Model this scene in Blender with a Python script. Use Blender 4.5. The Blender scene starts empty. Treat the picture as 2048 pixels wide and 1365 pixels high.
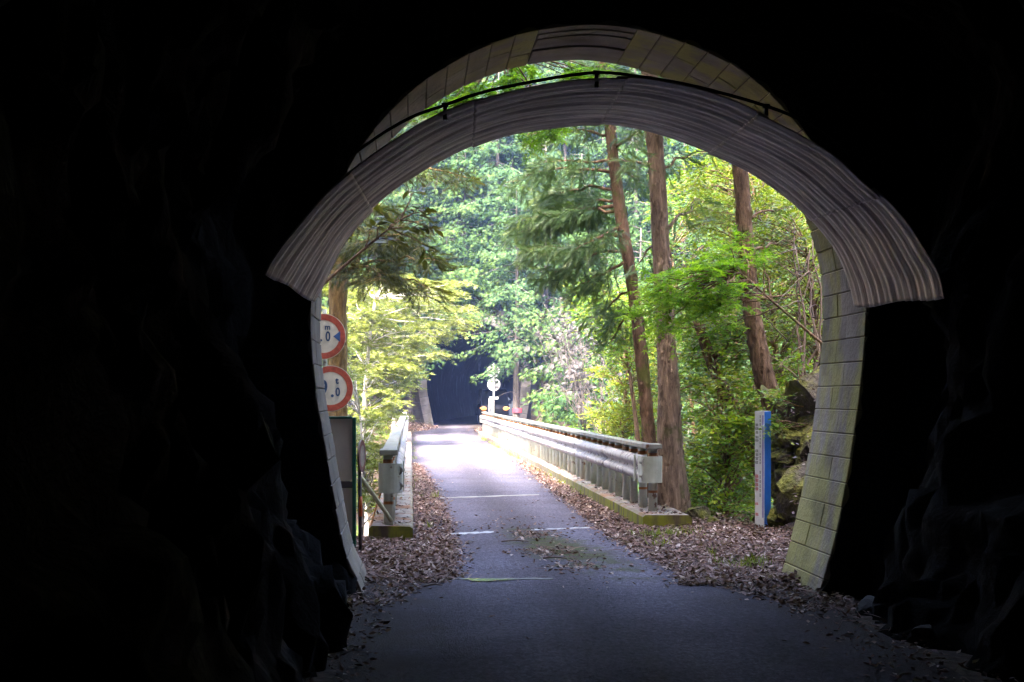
import bpy, bmesh, math, random
import numpy as np
from mathutils import Vector, Matrix

# ------------------------------------------------------------------ camera
F = 2844.0 / 2048.0 * 36.0
CAM_H = 1.6
scene = bpy.context.scene
cam_d = bpy.data.cameras.new('camera'); cam = bpy.data.objects.new('camera', cam_d)
scene.collection.objects.link(cam); scene.camera = cam
cam.location = (0, 0, CAM_H); cam.rotation_euler = (math.radians(90), 0, 0)
cam_d.lens = F; cam_d.sensor_width = 36.0; cam_d.sensor_fit = 'HORIZONTAL'
cam_d.shift_x = 202.0 / 2048.0; cam_d.shift_y = 113.0 / 2048.0
cam_d.clip_start = 0.05; cam_d.clip_end = 600

# ------------------------------------------------------------------ sky, sun, exposure
SUN_EL, SUN_AZ = 50.0, 206.0            # degrees, azimuth clockwise from +Y
sdir = Vector((math.sin(math.radians(SUN_AZ)) * math.cos(math.radians(SUN_EL)),
               math.cos(math.radians(SUN_AZ)) * math.cos(math.radians(SUN_EL)), math.sin(math.radians(SUN_EL))))
world = bpy.data.worlds.new('World'); scene.world = world; world.use_nodes = True
wn = world.node_tree.nodes; wl = world.node_tree.links; wn.clear()
sky = wn.new('ShaderNodeTexSky'); sky.sky_type = 'NISHITA'; sky.sun_disc = False
sky.sun_elevation = math.radians(SUN_EL); sky.sun_rotation = math.radians(SUN_AZ)
sky.air_density = 1.0; sky.dust_density = 6.0; sky.ozone_density = 0.4      # white, humid valley sky
bg = wn.new('ShaderNodeBackground'); bg.inputs['Strength'].default_value = 0.15
wo = wn.new('ShaderNodeOutputWorld'); wl.new(sky.outputs[0], bg.inputs[0]); wl.new(bg.outputs[0], wo.inputs[0])
sun_d = bpy.data.lights.new('sun', 'SUN'); sun_d.energy = 1.5; sun_d.angle = math.radians(10); sun_d.color = (1.0, 0.95, 0.86)
sun = bpy.data.objects.new('sun', sun_d); scene.collection.objects.link(sun)
sun.rotation_euler = (-sdir).to_track_quat('-Z', 'Y').to_euler()
scene.view_settings.view_transform = 'Standard'; scene.view_settings.look = 'None'
scene.view_settings.gamma = 1.0; scene.view_settings.use_curve_mapping = False
scene.view_settings.exposure = 4.4
scene.cycles.max_bounces = 8; scene.cycles.diffuse_bounces = 5; scene.cycles.glossy_bounces = 2
scene.cycles.transmission_bounces = 5; scene.cycles.transparent_max_bounces = 4; scene.cycles.volume_bounces = 1
scene.cycles.use_denoising = True; scene.cycles.caustics_reflective = False; scene.cycles.caustics_refractive = False
scene.cycles.sample_clamp_indirect = 6.0

C = scene.collection
rng = np.random.default_rng(7); random.seed(7)

# ------------------------------------------------------------------ helpers
FP = 2844.0
def P(px, py, Y):                         # photo position at a distance Y -> metres
    return np.array([(px - 822.0) * Y / FP, Y, CAM_H - (py - 795.0) * Y / FP])

def tag(o, label=None, cat=None, group=None, kind=None):
    if label: o['label'] = label
    if cat: o['category'] = cat
    if group: o['group'] = group
    if kind: o['kind'] = kind
    return o

def empty(name, loc=(0, 0, 0)):
    o = bpy.data.objects.new(name, None); o.empty_display_size = 0.2; C.objects.link(o); o.location = loc; return o

def link(name, me, mat=None, parent=None):
    o = bpy.data.objects.new(name, me); C.objects.link(o)
    if mat is not None and len(me.materials) == 0: me.materials.append(mat)
    if parent is not None:
        o.parent = parent
        o.matrix_parent_inverse = Matrix.Translation(-Vector(parent_world(parent)))
    return o

def parent_world(p):
    v = Vector(p.location)
    q = p.parent
    # objects here are only translated; children keep world coordinates in their mesh
    return v if q is None else v + (parent_world(q) + Vector(p.matrix_parent_inverse.translation))

def pyd(name, v, f, mat=None, parent=None, smooth=False):
    me = bpy.data.meshes.new(name)
    me.from_pydata([tuple(map(float, q)) for q in v], [], [tuple(map(int, q)) for q in f]); me.update()
    if smooth: me.polygons.foreach_set('use_smooth', [True] * len(me.polygons))
    return link(name, me, mat, parent)

def big_mesh(name, v, f, tint=None, smooth=False):
    """v (n,3) float, f (m,k) int, tint per face"""
    me = bpy.data.meshes.new(name); n, m, k = len(v), len(f), f.shape[1]
    me.vertices.add(n); me.vertices.foreach_set('co', np.asarray(v, np.float32).ravel())
    me.loops.add(m * k); me.loops.foreach_set('vertex_index', np.asarray(f, np.int32).ravel())
    me.polygons.add(m); me.polygons.foreach_set('loop_start', np.arange(0, m * k, k, dtype=np.int32))
    try: me.polygons.foreach_set('loop_total', np.full(m, k, np.int32))
    except Exception: pass
    if tint is not None:
        a = me.attributes.new('tint', 'FLOAT', 'FACE'); a.data.foreach_set('value', np.asarray(tint, np.float32))
    me.update(calc_edges=True); me.validate()
    if smooth: me.polygons.foreach_set('use_smooth', np.ones(m, bool))
    return me

def tube(pts, rad, n=8, cap=True):
    pts = np.asarray(pts, float); k = len(pts); rad = np.broadcast_to(np.asarray(rad, float), (k,))
    tan = np.gradient(pts, axis=0); tan /= np.linalg.norm(tan, axis=1, keepdims=True) + 1e-9
    ref = np.array([0., 0., 1.]) if abs(tan[0][2]) < 0.8 else np.array([1., 0., 0.])
    V = []
    for i in range(k):
        a = np.cross(tan[i], ref); a /= np.linalg.norm(a) + 1e-9; b = np.cross(tan[i], a)
        ang = np.arange(n) * 2 * math.pi / n
        V.append(pts[i] + rad[i] * (np.cos(ang)[:, None] * a + np.sin(ang)[:, None] * b))
    V = np.concatenate(V); Fq = []
    for i in range(k - 1):
        for j in range(n):
            Fq.append((i * n + j, i * n + (j + 1) % n, (i + 1) * n + (j + 1) % n, (i + 1) * n + j))
    if cap:
        Fq.append(tuple(range(n - 1, -1, -1))); Fq.append(tuple(range((k - 1) * n, k * n)))
    return V, Fq

class MB:
    def __init__(s): s.v = []; s.f = []; s.n = 0
    def add(s, V, Fq):
        s.v.append(np.asarray(V, float)); s.f += [tuple(i + s.n for i in q) for q in Fq]; s.n += len(V); return s
    def tube(s, pts, rad, n=8, cap=True): return s.add(*tube(pts, rad, n, cap))
    def box(s, lo, hi):
        x0, y0, z0 = lo; x1, y1, z1 = hi
        V = [(x0,y0,z0),(x1,y0,z0),(x1,y1,z0),(x0,y1,z0),(x0,y0,z1),(x1,y0,z1),(x1,y1,z1),(x0,y1,z1)]
        return s.add(V, [(0,3,2,1),(4,5,6,7),(0,1,5,4),(1,2,6,5),(2,3,7,6),(3,0,4,7)])
    def build(s, name, mat, parent=None, smooth=False, bevel=0, seg=2):
        o = pyd(name, np.concatenate(s.v), s.f, mat, parent, smooth)
        if bevel:
            m = o.modifiers.new('bevel', 'BEVEL'); m.width = bevel; m.segments = seg; m.limit_method = 'ANGLE'
        return o

def bez(a, b, c, n=8):
    a, b, c = map(lambda q: np.asarray(q, float), (a, b, c)); t = np.linspace(0, 1, n)[:, None]
    return (1 - t) ** 2 * a + 2 * t * (1 - t) * b + t ** 2 * c

def catmull(pts, n):
    """resample a polyline smoothly by arc length"""
    pts = np.asarray(pts, float)
    d = np.r_[0, np.cumsum(np.linalg.norm(np.diff(pts, axis=0), axis=1))]
    k = len(pts); m = np.gradient(pts, d, axis=0)
    t = np.linspace(0, d[-1], n); i = np.clip(np.searchsorted(d, t) - 1, 0, k - 2)
    h = (d[i + 1] - d[i])[:, None]; u = ((t - d[i])[:, None]) / h
    return ((2*u**3-3*u**2+1)*pts[i] + (u**3-2*u**2+u)*h*m[i] + (-2*u**3+3*u**2)*pts[i+1] + (u**3-u**2)*h*m[i+1])

def vnoise(p, seed=0, scale=1.0):
    """cheap smooth 3d value noise, p (n,3) -> -1..1"""
    p = np.asarray(p, float) * scale; i = np.floor(p).astype(np.int64); f = p - i; f = f * f * (3 - 2 * f)
    def h(a, b, c):
        x = (a * 374761393 + b * 668265263 + c * 2147483647 + seed * 974711) & 0xffffffff
        x = ((x ^ (x >> 13)) * 1274126177) & 0xffffffff
        return ((x ^ (x >> 16)) & 0xffff) / 32767.5 - 1.0
    r = 0
    for dx in (0, 1):
        for dy in (0, 1):
            for dz in (0, 1):
                w = (f[:, 0] if dx else 1 - f[:, 0]) * (f[:, 1] if dy else 1 - f[:, 1]) * (f[:, 2] if dz else 1 - f[:, 2])
                r = r + w * h(i[:, 0] + dx, i[:, 1] + dy, i[:, 2] + dz)
    return r
def fbm(p, seed=0, scale=1.0, o=4):
    return sum(vnoise(p, seed + k, scale * 2 ** k) * 0.5 ** k for k in range(o))

def copy_thing(src, loc, rz=0.0, sc=1.0):
    r = src.copy(); C.objects.link(r); r.location = loc; r.rotation_euler = (0, 0, rz); r.scale = (sc, sc, sc)
    for ch in list(src.children):
        c = ch.copy(); C.objects.link(c); c.parent = r
        for g in ch.children:
            d = g.copy(); C.objects.link(d); d.parent = c
    return r

# ------------------------------------------------------------------ materials
class NT:
    def __init__(s, name):
        s.m = bpy.data.materials.new(name); s.m.use_nodes = True; s.t = s.m.node_tree; s.n = s.t.nodes; s.l = s.t.links; s.n.clear()
        s.out = s.n.new('ShaderNodeOutputMaterial'); s.tc = s.n.new('ShaderNodeTexCoord'); s.geo = s.n.new('ShaderNodeNewGeometry')
    def node(s, t, **kw):
        q = s.n.new(t)
        for k, v in kw.items(): setattr(q, k, v)
        return q
    def put(s, sock, v):
        if v is None: return
        if hasattr(v, 'is_linked') or hasattr(v, 'links'): s.l.new(v, sock)
        else: sock.default_value = v
    def mapping(s, scale, src=None):
        q = s.node('ShaderNodeMapping'); q.inputs['Scale'].default_value = scale
        s.l.new(src or s.geo.outputs['Position'], q.inputs['Vector']); return q.outputs[0]
    def noise(s, scale=5, detail=5, vec=None, rough=0.6, dist=0):
        q = s.node('ShaderNodeTexNoise'); q.inputs['Scale'].default_value = scale; q.inputs['Detail'].default_value = detail
        q.inputs['Roughness'].default_value = rough; q.inputs['Distortion'].default_value = dist
        s.l.new(vec or s.geo.outputs['Position'], q.inputs['Vector']); return q.outputs['Fac']
    def ramp(s, fac, stops):
        q = s.node('ShaderNodeValToRGB'); e = q.color_ramp.elements
        while len(e) < len(stops): e.new(0.5)
        for k, (p, c) in enumerate(stops):
            e[k].position = p; e[k].color = (c, c, c, 1) if isinstance(c, (int, float)) else (*c, 1)
        s.put(q.inputs[0], fac); return q.outputs[0]
    def mix(s, fac, a, b, mode='MIX'):
        q = s.node('ShaderNodeMix', data_type='RGBA', blend_type=mode)
        s.put(q.inputs[0], fac); s.put(q.inputs[6], a if not isinstance(a, tuple) else (*a, 1)[:4]); s.put(q.inputs[7], b if not isinstance(b, tuple) else (*b, 1)[:4]); return q.outputs[2]
    def math(s, op, a, b=None, clamp=False):
        q = s.node('ShaderNodeMath', operation=op); q.use_clamp = clamp; s.put(q.inputs[0], a)
        if b is not None: s.put(q.inputs[1], b)
        return q.outputs[0]
    def xyz(s, vec=None):
        q = s.node('ShaderNodeSeparateXYZ'); s.l.new(vec or s.geo.outputs['Position'], q.inputs[0]); return q.outputs
    def bump(s, h, strength=0.5, dist=0.05):
        q = s.node('ShaderNodeBump'); q.inputs['Strength'].default_value = strength; q.inputs['Distance'].default_value = dist
        s.l.new(h, q.inputs['Height']); return q.outputs[0]
    def bsdf(s, color, rough=0.8, normal=None, metallic=0, spec=0.5, emis=None, estr=0):
        q = s.node('ShaderNodeBsdfPrincipled')
        s.put(q.inputs['Base Color'], color if not isinstance(color, tuple) else (*color, 1)[:4]); s.put(q.inputs['Roughness'], rough)
        s.put(q.inputs['Metallic'], metallic); s.put(q.inputs['Specular IOR Level'], spec)
        if normal is not None: s.l.new(normal, q.inputs['Normal'])
        if emis: q.inputs['Emission Color'].default_value = (*emis, 1); q.inputs['Emission Strength'].default_value = estr
        s.l.new(q.outputs[0], s.out.inputs[0]); return s.m

def m_plain(name, col, rough=0.6, metallic=0, var=0.25, scale=12, bump=0.15):
    t = NT(name); n = t.noise(scale, 6)
    d = tuple(c * (1 - var) for c in col); l = tuple(min(1, c * (1 + var)) for c in col)
    return t.bsdf(t.ramp(n, [(0.3, d), (0.7, l)]), rough, t.bump(n, bump, 0.02), metallic)

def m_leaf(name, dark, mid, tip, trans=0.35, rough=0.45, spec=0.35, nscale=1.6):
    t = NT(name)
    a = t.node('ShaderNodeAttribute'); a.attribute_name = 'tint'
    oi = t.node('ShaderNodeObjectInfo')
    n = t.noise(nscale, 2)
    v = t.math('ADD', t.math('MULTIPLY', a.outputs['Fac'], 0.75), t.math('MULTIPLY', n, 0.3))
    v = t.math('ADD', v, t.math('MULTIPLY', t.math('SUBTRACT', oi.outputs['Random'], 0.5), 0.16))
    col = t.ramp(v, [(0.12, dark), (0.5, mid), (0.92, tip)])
    p = t.node('ShaderNodeBsdfPrincipled'); t.l.new(col, p.inputs['Base Color']); p.inputs['Roughness'].default_value = rough
    p.inputs['Specular IOR Level'].default_value = spec
    tr = t.node('ShaderNodeBsdfTranslucent'); t.l.new(t.mix(1.0, col, (1.0, 1.0, 0.45), 'MULTIPLY'), tr.inputs['Color'])
    mx = t.node('ShaderNodeMixShader'); mx.inputs[0].default_value = trans
    t.l.new(p.outputs[0], mx.inputs[1]); t.l.new(tr.outputs[0], mx.inputs[2]); t.l.new(mx.outputs[0], t.out.inputs[0])
    return t.m

def m_bark(name, dark, light, moss=None, mossamt=0.0):
    t = NT(name); v = t.mapping((8, 8, 1.6)); n = t.noise(2.2, 8, v, 0.7, 0.5); n2 = t.noise(2.0, 3)
    c = t.ramp(n, [(0.38, dark), (0.56, light), (0.7, tuple(min(1, q * 1.5) for q in light))])
    c = t.mix(t.math('MULTIPLY', n2, 0.35), c, tuple(q * 0.55 for q in light))
    if moss:
        k = t.ramp(t.noise(3.2, 5), [(0.62 - mossamt, 0.0), (0.74 - mossamt, 1.0)])
        c = t.mix(t.math('MULTIPLY', k, 0.75), c, moss)
    return t.bsdf(c, 0.9, t.bump(n, 0.9, 0.03), 0, 0.2)

M = {}
# asphalt with paler wheel tracks, brown grit between them and fine aggregate
def build_asphalt():
    t = NT('asphalt'); x, y, z = t.xyz()
    fine = t.noise(70, 3); mid = t.noise(1.3, 6, t.mapping((1.6, 0.35, 1))); patch = t.noise(0.9, 5)
    trk = t.math('ABSOLUTE', t.math('SUBTRACT', t.math('ABSOLUTE', t.math('SUBTRACT', x, 1.32)), 0.62))
    trk = t.ramp(trk, [(0.12, 1.0), (0.5, 0.0)])
    mtr = t.math('MULTIPLY', trk, t.ramp(mid, [(0.25, 0.5), (0.65, 1.0)]))
    c = t.mix(mtr, (0.076, 0.067, 0.084), (0.128, 0.116, 0.150))
    c = t.mix(t.math('MULTIPLY', t.ramp(patch, [(0.45, 0.0), (0.7, 1.0)]), 0.5), c, (0.066, 0.056, 0.058))
    c = t.mix(1.0, c, t.ramp(fine, [(0.3, 0.55), (0.7, 1.45)]), 'MULTIPLY')
    c = t.mix(1.0, c, t.ramp(t.noise(26, 6, t.mapping((1, 0.55, 1)), 0.75), [(0.3, 0.4), (0.72, 1.75)]), 'MULTIPLY')
    ed = t.math('ADD', t.math('ABSOLUTE', t.math('SUBTRACT', x, 1.40)), t.math('MULTIPLY', t.math('SUBTRACT', t.noise(2.2, 6), 0.5), 1.1))
    c = t.mix(t.ramp(t.math('MULTIPLY', ed, 0.5), [(0.60, 0.0), (0.78, 0.9)]), c, (0.055, 0.042, 0.034))
    c = t.mix(t.ramp(t.math('ADD', t.math('MULTIPLY', y, 0.04), t.math('MULTIPLY', t.noise(3, 4), 0.006)), [(0.480, 0.3), (0.51, 0.0)]), c, (0.032, 0.026, 0.036))  # dimness inside the tunnel, painted into the road colour
    # moss and grit that has settled on the crown of the road outside the tunnel mouth
    dx = t.math('MULTIPLY', t.math('SUBTRACT', x, t.math('SUBTRACT', 3.62, t.math('MULTIPLY', y, 0.135))), 1.9)
    dy = t.math('MULTIPLY', t.math('SUBTRACT', y, 15.0), 0.36)
    r = t.math('SQRT', t.math('ADD', t.math('MULTIPLY', dx, dx), t.math('MULTIPLY', dy, dy)))
    r = t.math('ADD', r, t.math('MULTIPLY', t.math('SUBTRACT', t.noise(3.0, 6), 0.5), 2.2))
    c = t.mix(t.math('MULTIPLY', t.ramp(r, [(0.35, 1.0), (0.95, 0.0)]), 0.85), c, t.mix(t.ramp(t.noise(6, 4), [(0.45, 0.0), (0.6, 1.0)]), (0.060, 0.070, 0.016), (0.055, 0.036, 0.026)))
    return t.bsdf(c, t.ramp(patch, [(0.3, 0.8), (0.7, 0.98)]), t.bump(fine, 1.0, 0.02), 0, 0.12)
M['asphalt'] = build_asphalt()

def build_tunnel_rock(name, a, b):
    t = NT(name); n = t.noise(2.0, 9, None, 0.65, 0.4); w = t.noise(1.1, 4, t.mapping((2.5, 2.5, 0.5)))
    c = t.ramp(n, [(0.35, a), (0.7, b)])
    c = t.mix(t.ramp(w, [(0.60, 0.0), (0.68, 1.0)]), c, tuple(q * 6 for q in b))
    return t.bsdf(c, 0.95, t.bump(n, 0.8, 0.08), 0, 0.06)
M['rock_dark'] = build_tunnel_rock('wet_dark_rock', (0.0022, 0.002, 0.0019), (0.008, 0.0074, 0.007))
M['rock_far'] = build_tunnel_rock('far_tunnel_rock', (0.005, 0.006, 0.009), (0.009, 0.010, 0.014))

def build_soil():
    t = NT('forest_floor'); n = t.noise(1.5, 8); g = t.noise(14, 5)
    c = t.ramp(n, [(0.3, (0.045, 0.032, 0.024)), (0.6, (0.085, 0.06, 0.045)), (0.75, (0.05, 0.06, 0.022))])
    c = t.mix(1.0, c, t.ramp(g, [(0.3, 0.6), (0.7, 1.35)]), 'MULTIPLY')
    return t.bsdf(c, 0.95, t.bump(g, 0.8, 0.05), 0, 0.2)
M['soil'] = build_soil()

def build_kerb():
    t = NT('mossy_concrete'); n = t.noise(3.0, 7); st = t.noise(5, 6, t.mapping((1, 1, 0.25)))
    nz = t.xyz(t.geo.outputs['Normal'])[2]
    c = t.ramp(n, [(0.3, (0.20, 0.185, 0.165)), (0.7, (0.36, 0.34, 0.31))])
    rust = t.ramp(t.noise(1.7, 5), [(0.52, 0.0), (0.62, 1.0)])
    c = t.mix(t.math('MULTIPLY', t.ramp(t.noise(4.5, 6), [(0.4, 0.2), (0.62, 1.0)]), 0.7), c, (0.13, 0.085, 0.06))
    c = t.mix(t.math('MULTIPLY', rust, 0.65), c, (0.22, 0.085, 0.025))
    y = t.xyz()[1]
    near = t.math('SUBTRACT', 1.0, t.math('DIVIDE', t.math('SUBTRACT', y, 20.0), 14.0), True)
    side = t.math('SUBTRACT', 1.0, t.math('ABSOLUTE', nz), True)
    mo = t.ramp(st, [(0.38, 0.0), (0.55, 1.0)])
    dirt = t.mix(mo, (0.085, 0.06, 0.042), (0.20, 0.205, 0.016))
    c = t.mix(t.math('MULTIPLY', side, t.math('ADD', 0.55, t.math('MULTIPLY', near, 0.4))), c, t.mix(near, (0.10, 0.075, 0.06), dirt))
    edge = t.ramp(t.noise(2.6, 6), [(0.55, 0.0), (0.66, 1.0)])
    c = t.mix(t.math('MULTIPLY', t.math('MULTIPLY', edge, near), 0.6), c, (0.10, 0.105, 0.02))
    return t.bsdf(c, 0.92, t.bump(n, 0.6, 0.03), 0, 0.2)
M['kerb'] = build_kerb()

def build_block(name, base, moss, mo):
    t = NT(name); n = t.noise(2.2, 7); s = t.noise(2.0, 6, t.mapping((1.3, 1.3, 0.45)))
    oi = t.node('ShaderNodeObjectInfo')
    c = t.ramp(n, [(0.3, tuple(q * 0.68 for q in base)), (0.7, tuple(q * 1.2 for q in base))])
    c = t.mix(1.0, c, t.ramp(oi.outputs['Random'], [(0.0, 0.72), (1.0, 1.12)]), 'MULTIPLY')
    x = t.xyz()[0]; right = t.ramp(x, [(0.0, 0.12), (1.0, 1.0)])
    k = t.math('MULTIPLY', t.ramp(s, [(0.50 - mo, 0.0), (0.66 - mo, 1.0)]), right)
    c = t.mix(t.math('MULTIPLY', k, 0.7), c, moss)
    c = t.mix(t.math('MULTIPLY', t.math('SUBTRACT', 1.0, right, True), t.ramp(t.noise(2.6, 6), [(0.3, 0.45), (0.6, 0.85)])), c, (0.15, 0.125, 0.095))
    blk = t.ramp(t.noise(1.3, 5), [(0.55, 0.0), (0.7, 1.0)])
    c = t.mix(t.math('MULTIPLY', blk, 0.55), c, (0.09, 0.085, 0.075))
    return t.bsdf(c, 0.9, t.bump(t.noise(18, 6), 0.6, 0.02), 0, 0.25)
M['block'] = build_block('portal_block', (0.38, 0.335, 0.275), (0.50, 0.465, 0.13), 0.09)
M['mortar'] = m_plain('dark_mortar', (0.12, 0.10, 0.08), 0.95)
M['slab'] = build_block('crown_concrete', (0.40, 0.345, 0.32), (0.3, 0.27, 0.18), 0.0)

def build_corrugated():
    t = NT('weathered_corrugated_sheet'); x, y, z = t.xyz()
    s = t.noise(2.0, 9, t.mapping((0.35, 16, 0.35)), 0.8); b = t.noise(1.4, 6, t.mapping((0.8, 2.2, 0.8))); k = t.noise(0.7, 3)
    c = t.ramp(s, [(0.36, (0.25, 0.205, 0.20)), (0.46, (0.72, 0.65, 0.59)), (0.55, (0.88, 0.82, 0.73)), (0.64, (0.98, 0.95, 0.86))])
    c = t.mix(t.ramp(b, [(0.46, 0.0), (0.64, 0.7)]), c, (0.36, 0.285, 0.275))
    c = t.mix(1.0, c, t.ramp(k, [(0.35, 0.7), (0.65, 1.25)]), 'MULTIPLY')
    c = t.mix(t.ramp(t.noise(3.0, 7, t.mapping((0.5, 6, 0.5)), 0.7), [(0.52, 0.0), (0.6, 0.8)]), c, (0.36, 0.31, 0.285))
    return t.bsdf(c, 0.5, t.bump(s, 0.35, 0.012), 0.25, 0.5)
M['corr'] = build_corrugated()
M['black'] = m_plain('black_conduit', (0.02, 0.02, 0.022), 0.5)

def build_paintedsteel(name, base, rustc, lo=0.6, gm=(0.14, 0.17, 0.05), ga=0.35):
    t = NT(name); n = t.noise(4.0, 7, t.mapping((1, 1, 0.5))); r = t.noise(9, 6); g = t.noise(2.3, 5)
    c = t.ramp(n, [(0.3, tuple(q * 0.72 for q in base)), (0.65, base)])
    c = t.mix(t.ramp(g, [(0.5, 0.0), (0.68, ga)]), c, gm)
    c = t.mix(t.ramp(r, [(lo, 0.0), (lo + 0.06, 1.0)]), c, rustc)
    return t.bsdf(c, 0.55, t.bump(r, 0.2, 0.006), 0, 0.4)
M['steel'] = build_paintedsteel('weathered_pale_steel', (0.53, 0.55, 0.47), (0.16, 0.09, 0.06), 0.62)
M['beam'] = build_paintedsteel('weathered_guard_beam', (0.44, 0.41, 0.405), (0.09, 0.06, 0.055), 0.56, (0.15, 0.15, 0.1))
M['cap'] = build_paintedsteel('weathered_cap_rail', (0.27, 0.265, 0.235), (0.12, 0.06, 0.035), 0.57)
M['band'] = m_plain('amber_band', (0.27, 0.10, 0.018), 0.6)
M['white_joint'] = m_plain('pale_joint', (0.42, 0.42, 0.45), 0.6, 0, 0.4, 14)
M['concrete'] = m_plain('pale_concrete', (0.24, 0.23, 0.21), 0.85, 0, 0.3, 6)
M['old_joint'] = m_plain('worn_joint', (0.13, 0.125, 0.115), 0.9, 0, 0.4, 9)
M['bark_a'] = m_bark('cedar_bark', (0.10, 0.066, 0.047), (0.29, 0.198, 0.145), (0.07, 0.09, 0.02), 0.02)
M['bark_b'] = m_bark('slim_cedar_bark', (0.09, 0.05, 0.034), (0.23, 0.135, 0.09), (0.10, 0.12, 0.02), 0.10)
M['bark_c'] = m_bark('mossy_bark', (0.075, 0.045, 0.028), (0.23, 0.14, 0.088), (0.07, 0.08, 0.02), 0.04)
M['bark_e'] = m_bark('olive_bark', (0.12, 0.075, 0.03), (0.26, 0.175, 0.075))
M['bark_grey'] = m_bark('grey_bark', (0.05, 0.042, 0.038), (0.125, 0.105, 0.095))
M['bark_pale'] = m_bark('pale_bark', (0.30, 0.27, 0.24), (0.55, 0.5, 0.46))
M['twig'] = m_plain('twig_wood', (0.16, 0.11, 0.085), 0.85)
M['conifer'] = m_leaf('cypress_foliage', (0.040, 0.092, 0.028), (0.070, 0.132, 0.036), (0.128, 0.178, 0.042), 0.35, 0.65, 0.1, 0.9)
M['conifer_blue'] = m_leaf('blue_cypress_foliage', (0.036, 0.086, 0.036), (0.064, 0.124, 0.045), (0.105, 0.158, 0.05), 0.35, 0.65, 0.1, 0.9)
M['cedar'] = m_leaf('cedar_needles', (0.05, 0.10, 0.042), (0.11, 0.19, 0.065), (0.28, 0.34, 0.09), 0.3, 0.4, 0.45)
M['needle_dark'] = m_leaf('dark_needles', (0.018, 0.026, 0.008), (0.045, 0.055, 0.010), (0.13, 0.13, 0.015), 0.4, 0.4, 0.3)
M['maple_yellow'] = m_leaf('yellow_maple_leaf', (0.09, 0.12, 0.028), (0.17, 0.20, 0.045), (0.27, 0.295, 0.085), 0.45, 0.5, 0.3)
M['maple_green'] = m_leaf('green_maple_leaf', (0.08, 0.18, 0.016), (0.15, 0.30, 0.02), (0.30, 0.46, 0.035), 0.6, 0.45, 0.3)
M['broad'] = m_leaf('broad_leaf', (0.055, 0.125, 0.018), (0.13, 0.24, 0.026), (0.36, 0.42, 0.035), 0.5, 0.32, 0.45)
M['broad_yellow'] = m_leaf('yellow_broad_leaf', (0.055, 0.105, 0.012), (0.15, 0.215, 0.018), (0.33, 0.345, 0.03), 0.45, 0.3, 0.55)
M['broad_dark'] = m_leaf('dark_broad_leaf', (0.045, 0.10, 0.03), (0.09, 0.175, 0.04), (0.21, 0.30, 0.06), 0.4, 0.3, 0.5)
M['olive_leaf'] = m_leaf('olive_leaf', (0.03, 0.036, 0.006), (0.055, 0.06, 0.008), (0.11, 0.11, 0.012), 0.35, 0.4, 0.4)
M['litter'] = m_leaf('fallen_leaf', (0.05, 0.026, 0.02), (0.23, 0.13, 0.105), (0.55, 0.45, 0.40), 0.1, 0.7, 0.3, 3)
M['grass'] = m_leaf('grass_blade', (0.08, 0.12, 0.01), (0.17, 0.25, 0.012), (0.32, 0.36, 0.03), 0.4)
M['silver'] = m_leaf('silver_twigs', (0.05, 0.045, 0.045), (0.085, 0.075, 0.08), (0.13, 0.12, 0.12), 0.2, 0.8, 0.1)

def build_mossrock():
    t = NT('mossy_rock'); n = t.noise(1.6, 8); m = t.noise(2.2, 7); nz = t.xyz(t.geo.outputs['Normal'])[2]
    c = t.ramp(n, [(0.3, (0.045, 0.034, 0.027)), (0.7, (0.15, 0.12, 0.095))])
    k = t.math('ADD', m, t.math('MULTIPLY', nz, 0.12))
    c = t.mix(t.ramp(k, [(0.44, 0.0), (0.58, 0.9)]), c, t.ramp(t.noise(12, 4), [(0.3, (0.07, 0.075, 0.01)), (0.7, (0.20, 0.19, 0.03))]))
    return t.bsdf(c, 0.9, t.bump(t.noise(9, 8), 1.0, 0.08), 0, 0.25)
M['mossrock'] = build_mossrock()
M['sign_red'] = m_plain('faded_sign_red', (0.42, 0.085, 0.05), 0.5, 0, 0.3, 20)
M['sign_white'] = m_plain('aged_sign_white', (0.62, 0.60, 0.50), 0.5, 0, 0.12, 9)
M['sign_blue'] = m_plain('sign_blue', (0.03, 0.075, 0.16), 0.5)
M['sign_bluelight'] = m_plain('sign_triangle_blue', (0.05, 0.12, 0.32), 0.5)
M['galv'] = m_plain('galvanised_steel', (0.50, 0.52, 0.53), 0.45, 0.3)
M['galv_back'] = m_plain('sign_back_grey', (0.42, 0.44, 0.46), 0.5, 0.1, 0.12)
M['green'] = m_plain('green_frame', (0.012, 0.13, 0.085), 0.45)
M['board'] = m_plain('grey_beige_board', (0.68, 0.63, 0.54), 0.6, 0, 0.12, 3)
M['dkpost'] = m_plain('dark_post', (0.085, 0.07, 0.075), 0.7)
M['orange'] = m_plain('orange_paint', (0.55, 0.11, 0.01), 0.5)
M['rustpipe'] = m_plain('rusty_cable', (0.36, 0.13, 0.02), 0.6)
M['olivepipe'] = m_plain('weathered_pipe', (0.34, 0.33, 0.20), 0.7)
M['mk_white'] = m_plain('marker_white', (0.74, 0.75, 0.78), 0.45, 0, 0.08)
M['mk_blue'] = m_plain('marker_blue', (0.02, 0.12, 0.42), 0.45, 0, 0.12)
M['mk_lilac'] = m_plain('marker_lilac_stripe', (0.30, 0.28, 0.55), 0.5, 0, 0.1)
M['mk_red'] = m_plain('marker_red_ink', (0.55, 0.05, 0.06), 0.5, 0, 0.1)
M['mk_dark'] = m_plain('marker_dark_ink', (0.13, 0.15, 0.13), 0.5, 0, 0.1)
M['redtape'] = m_plain('red_tape', (0.5, 0.045, 0.07), 0.5)
M['carpaint'] = m_plain('dark_car_paint', (0.02, 0.022, 0.03), 0.25, 0.2, 0.05)
M['glass'] = m_plain('dark_glass', (0.015, 0.018, 0.022), 0.06, 0, 0.05)
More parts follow.
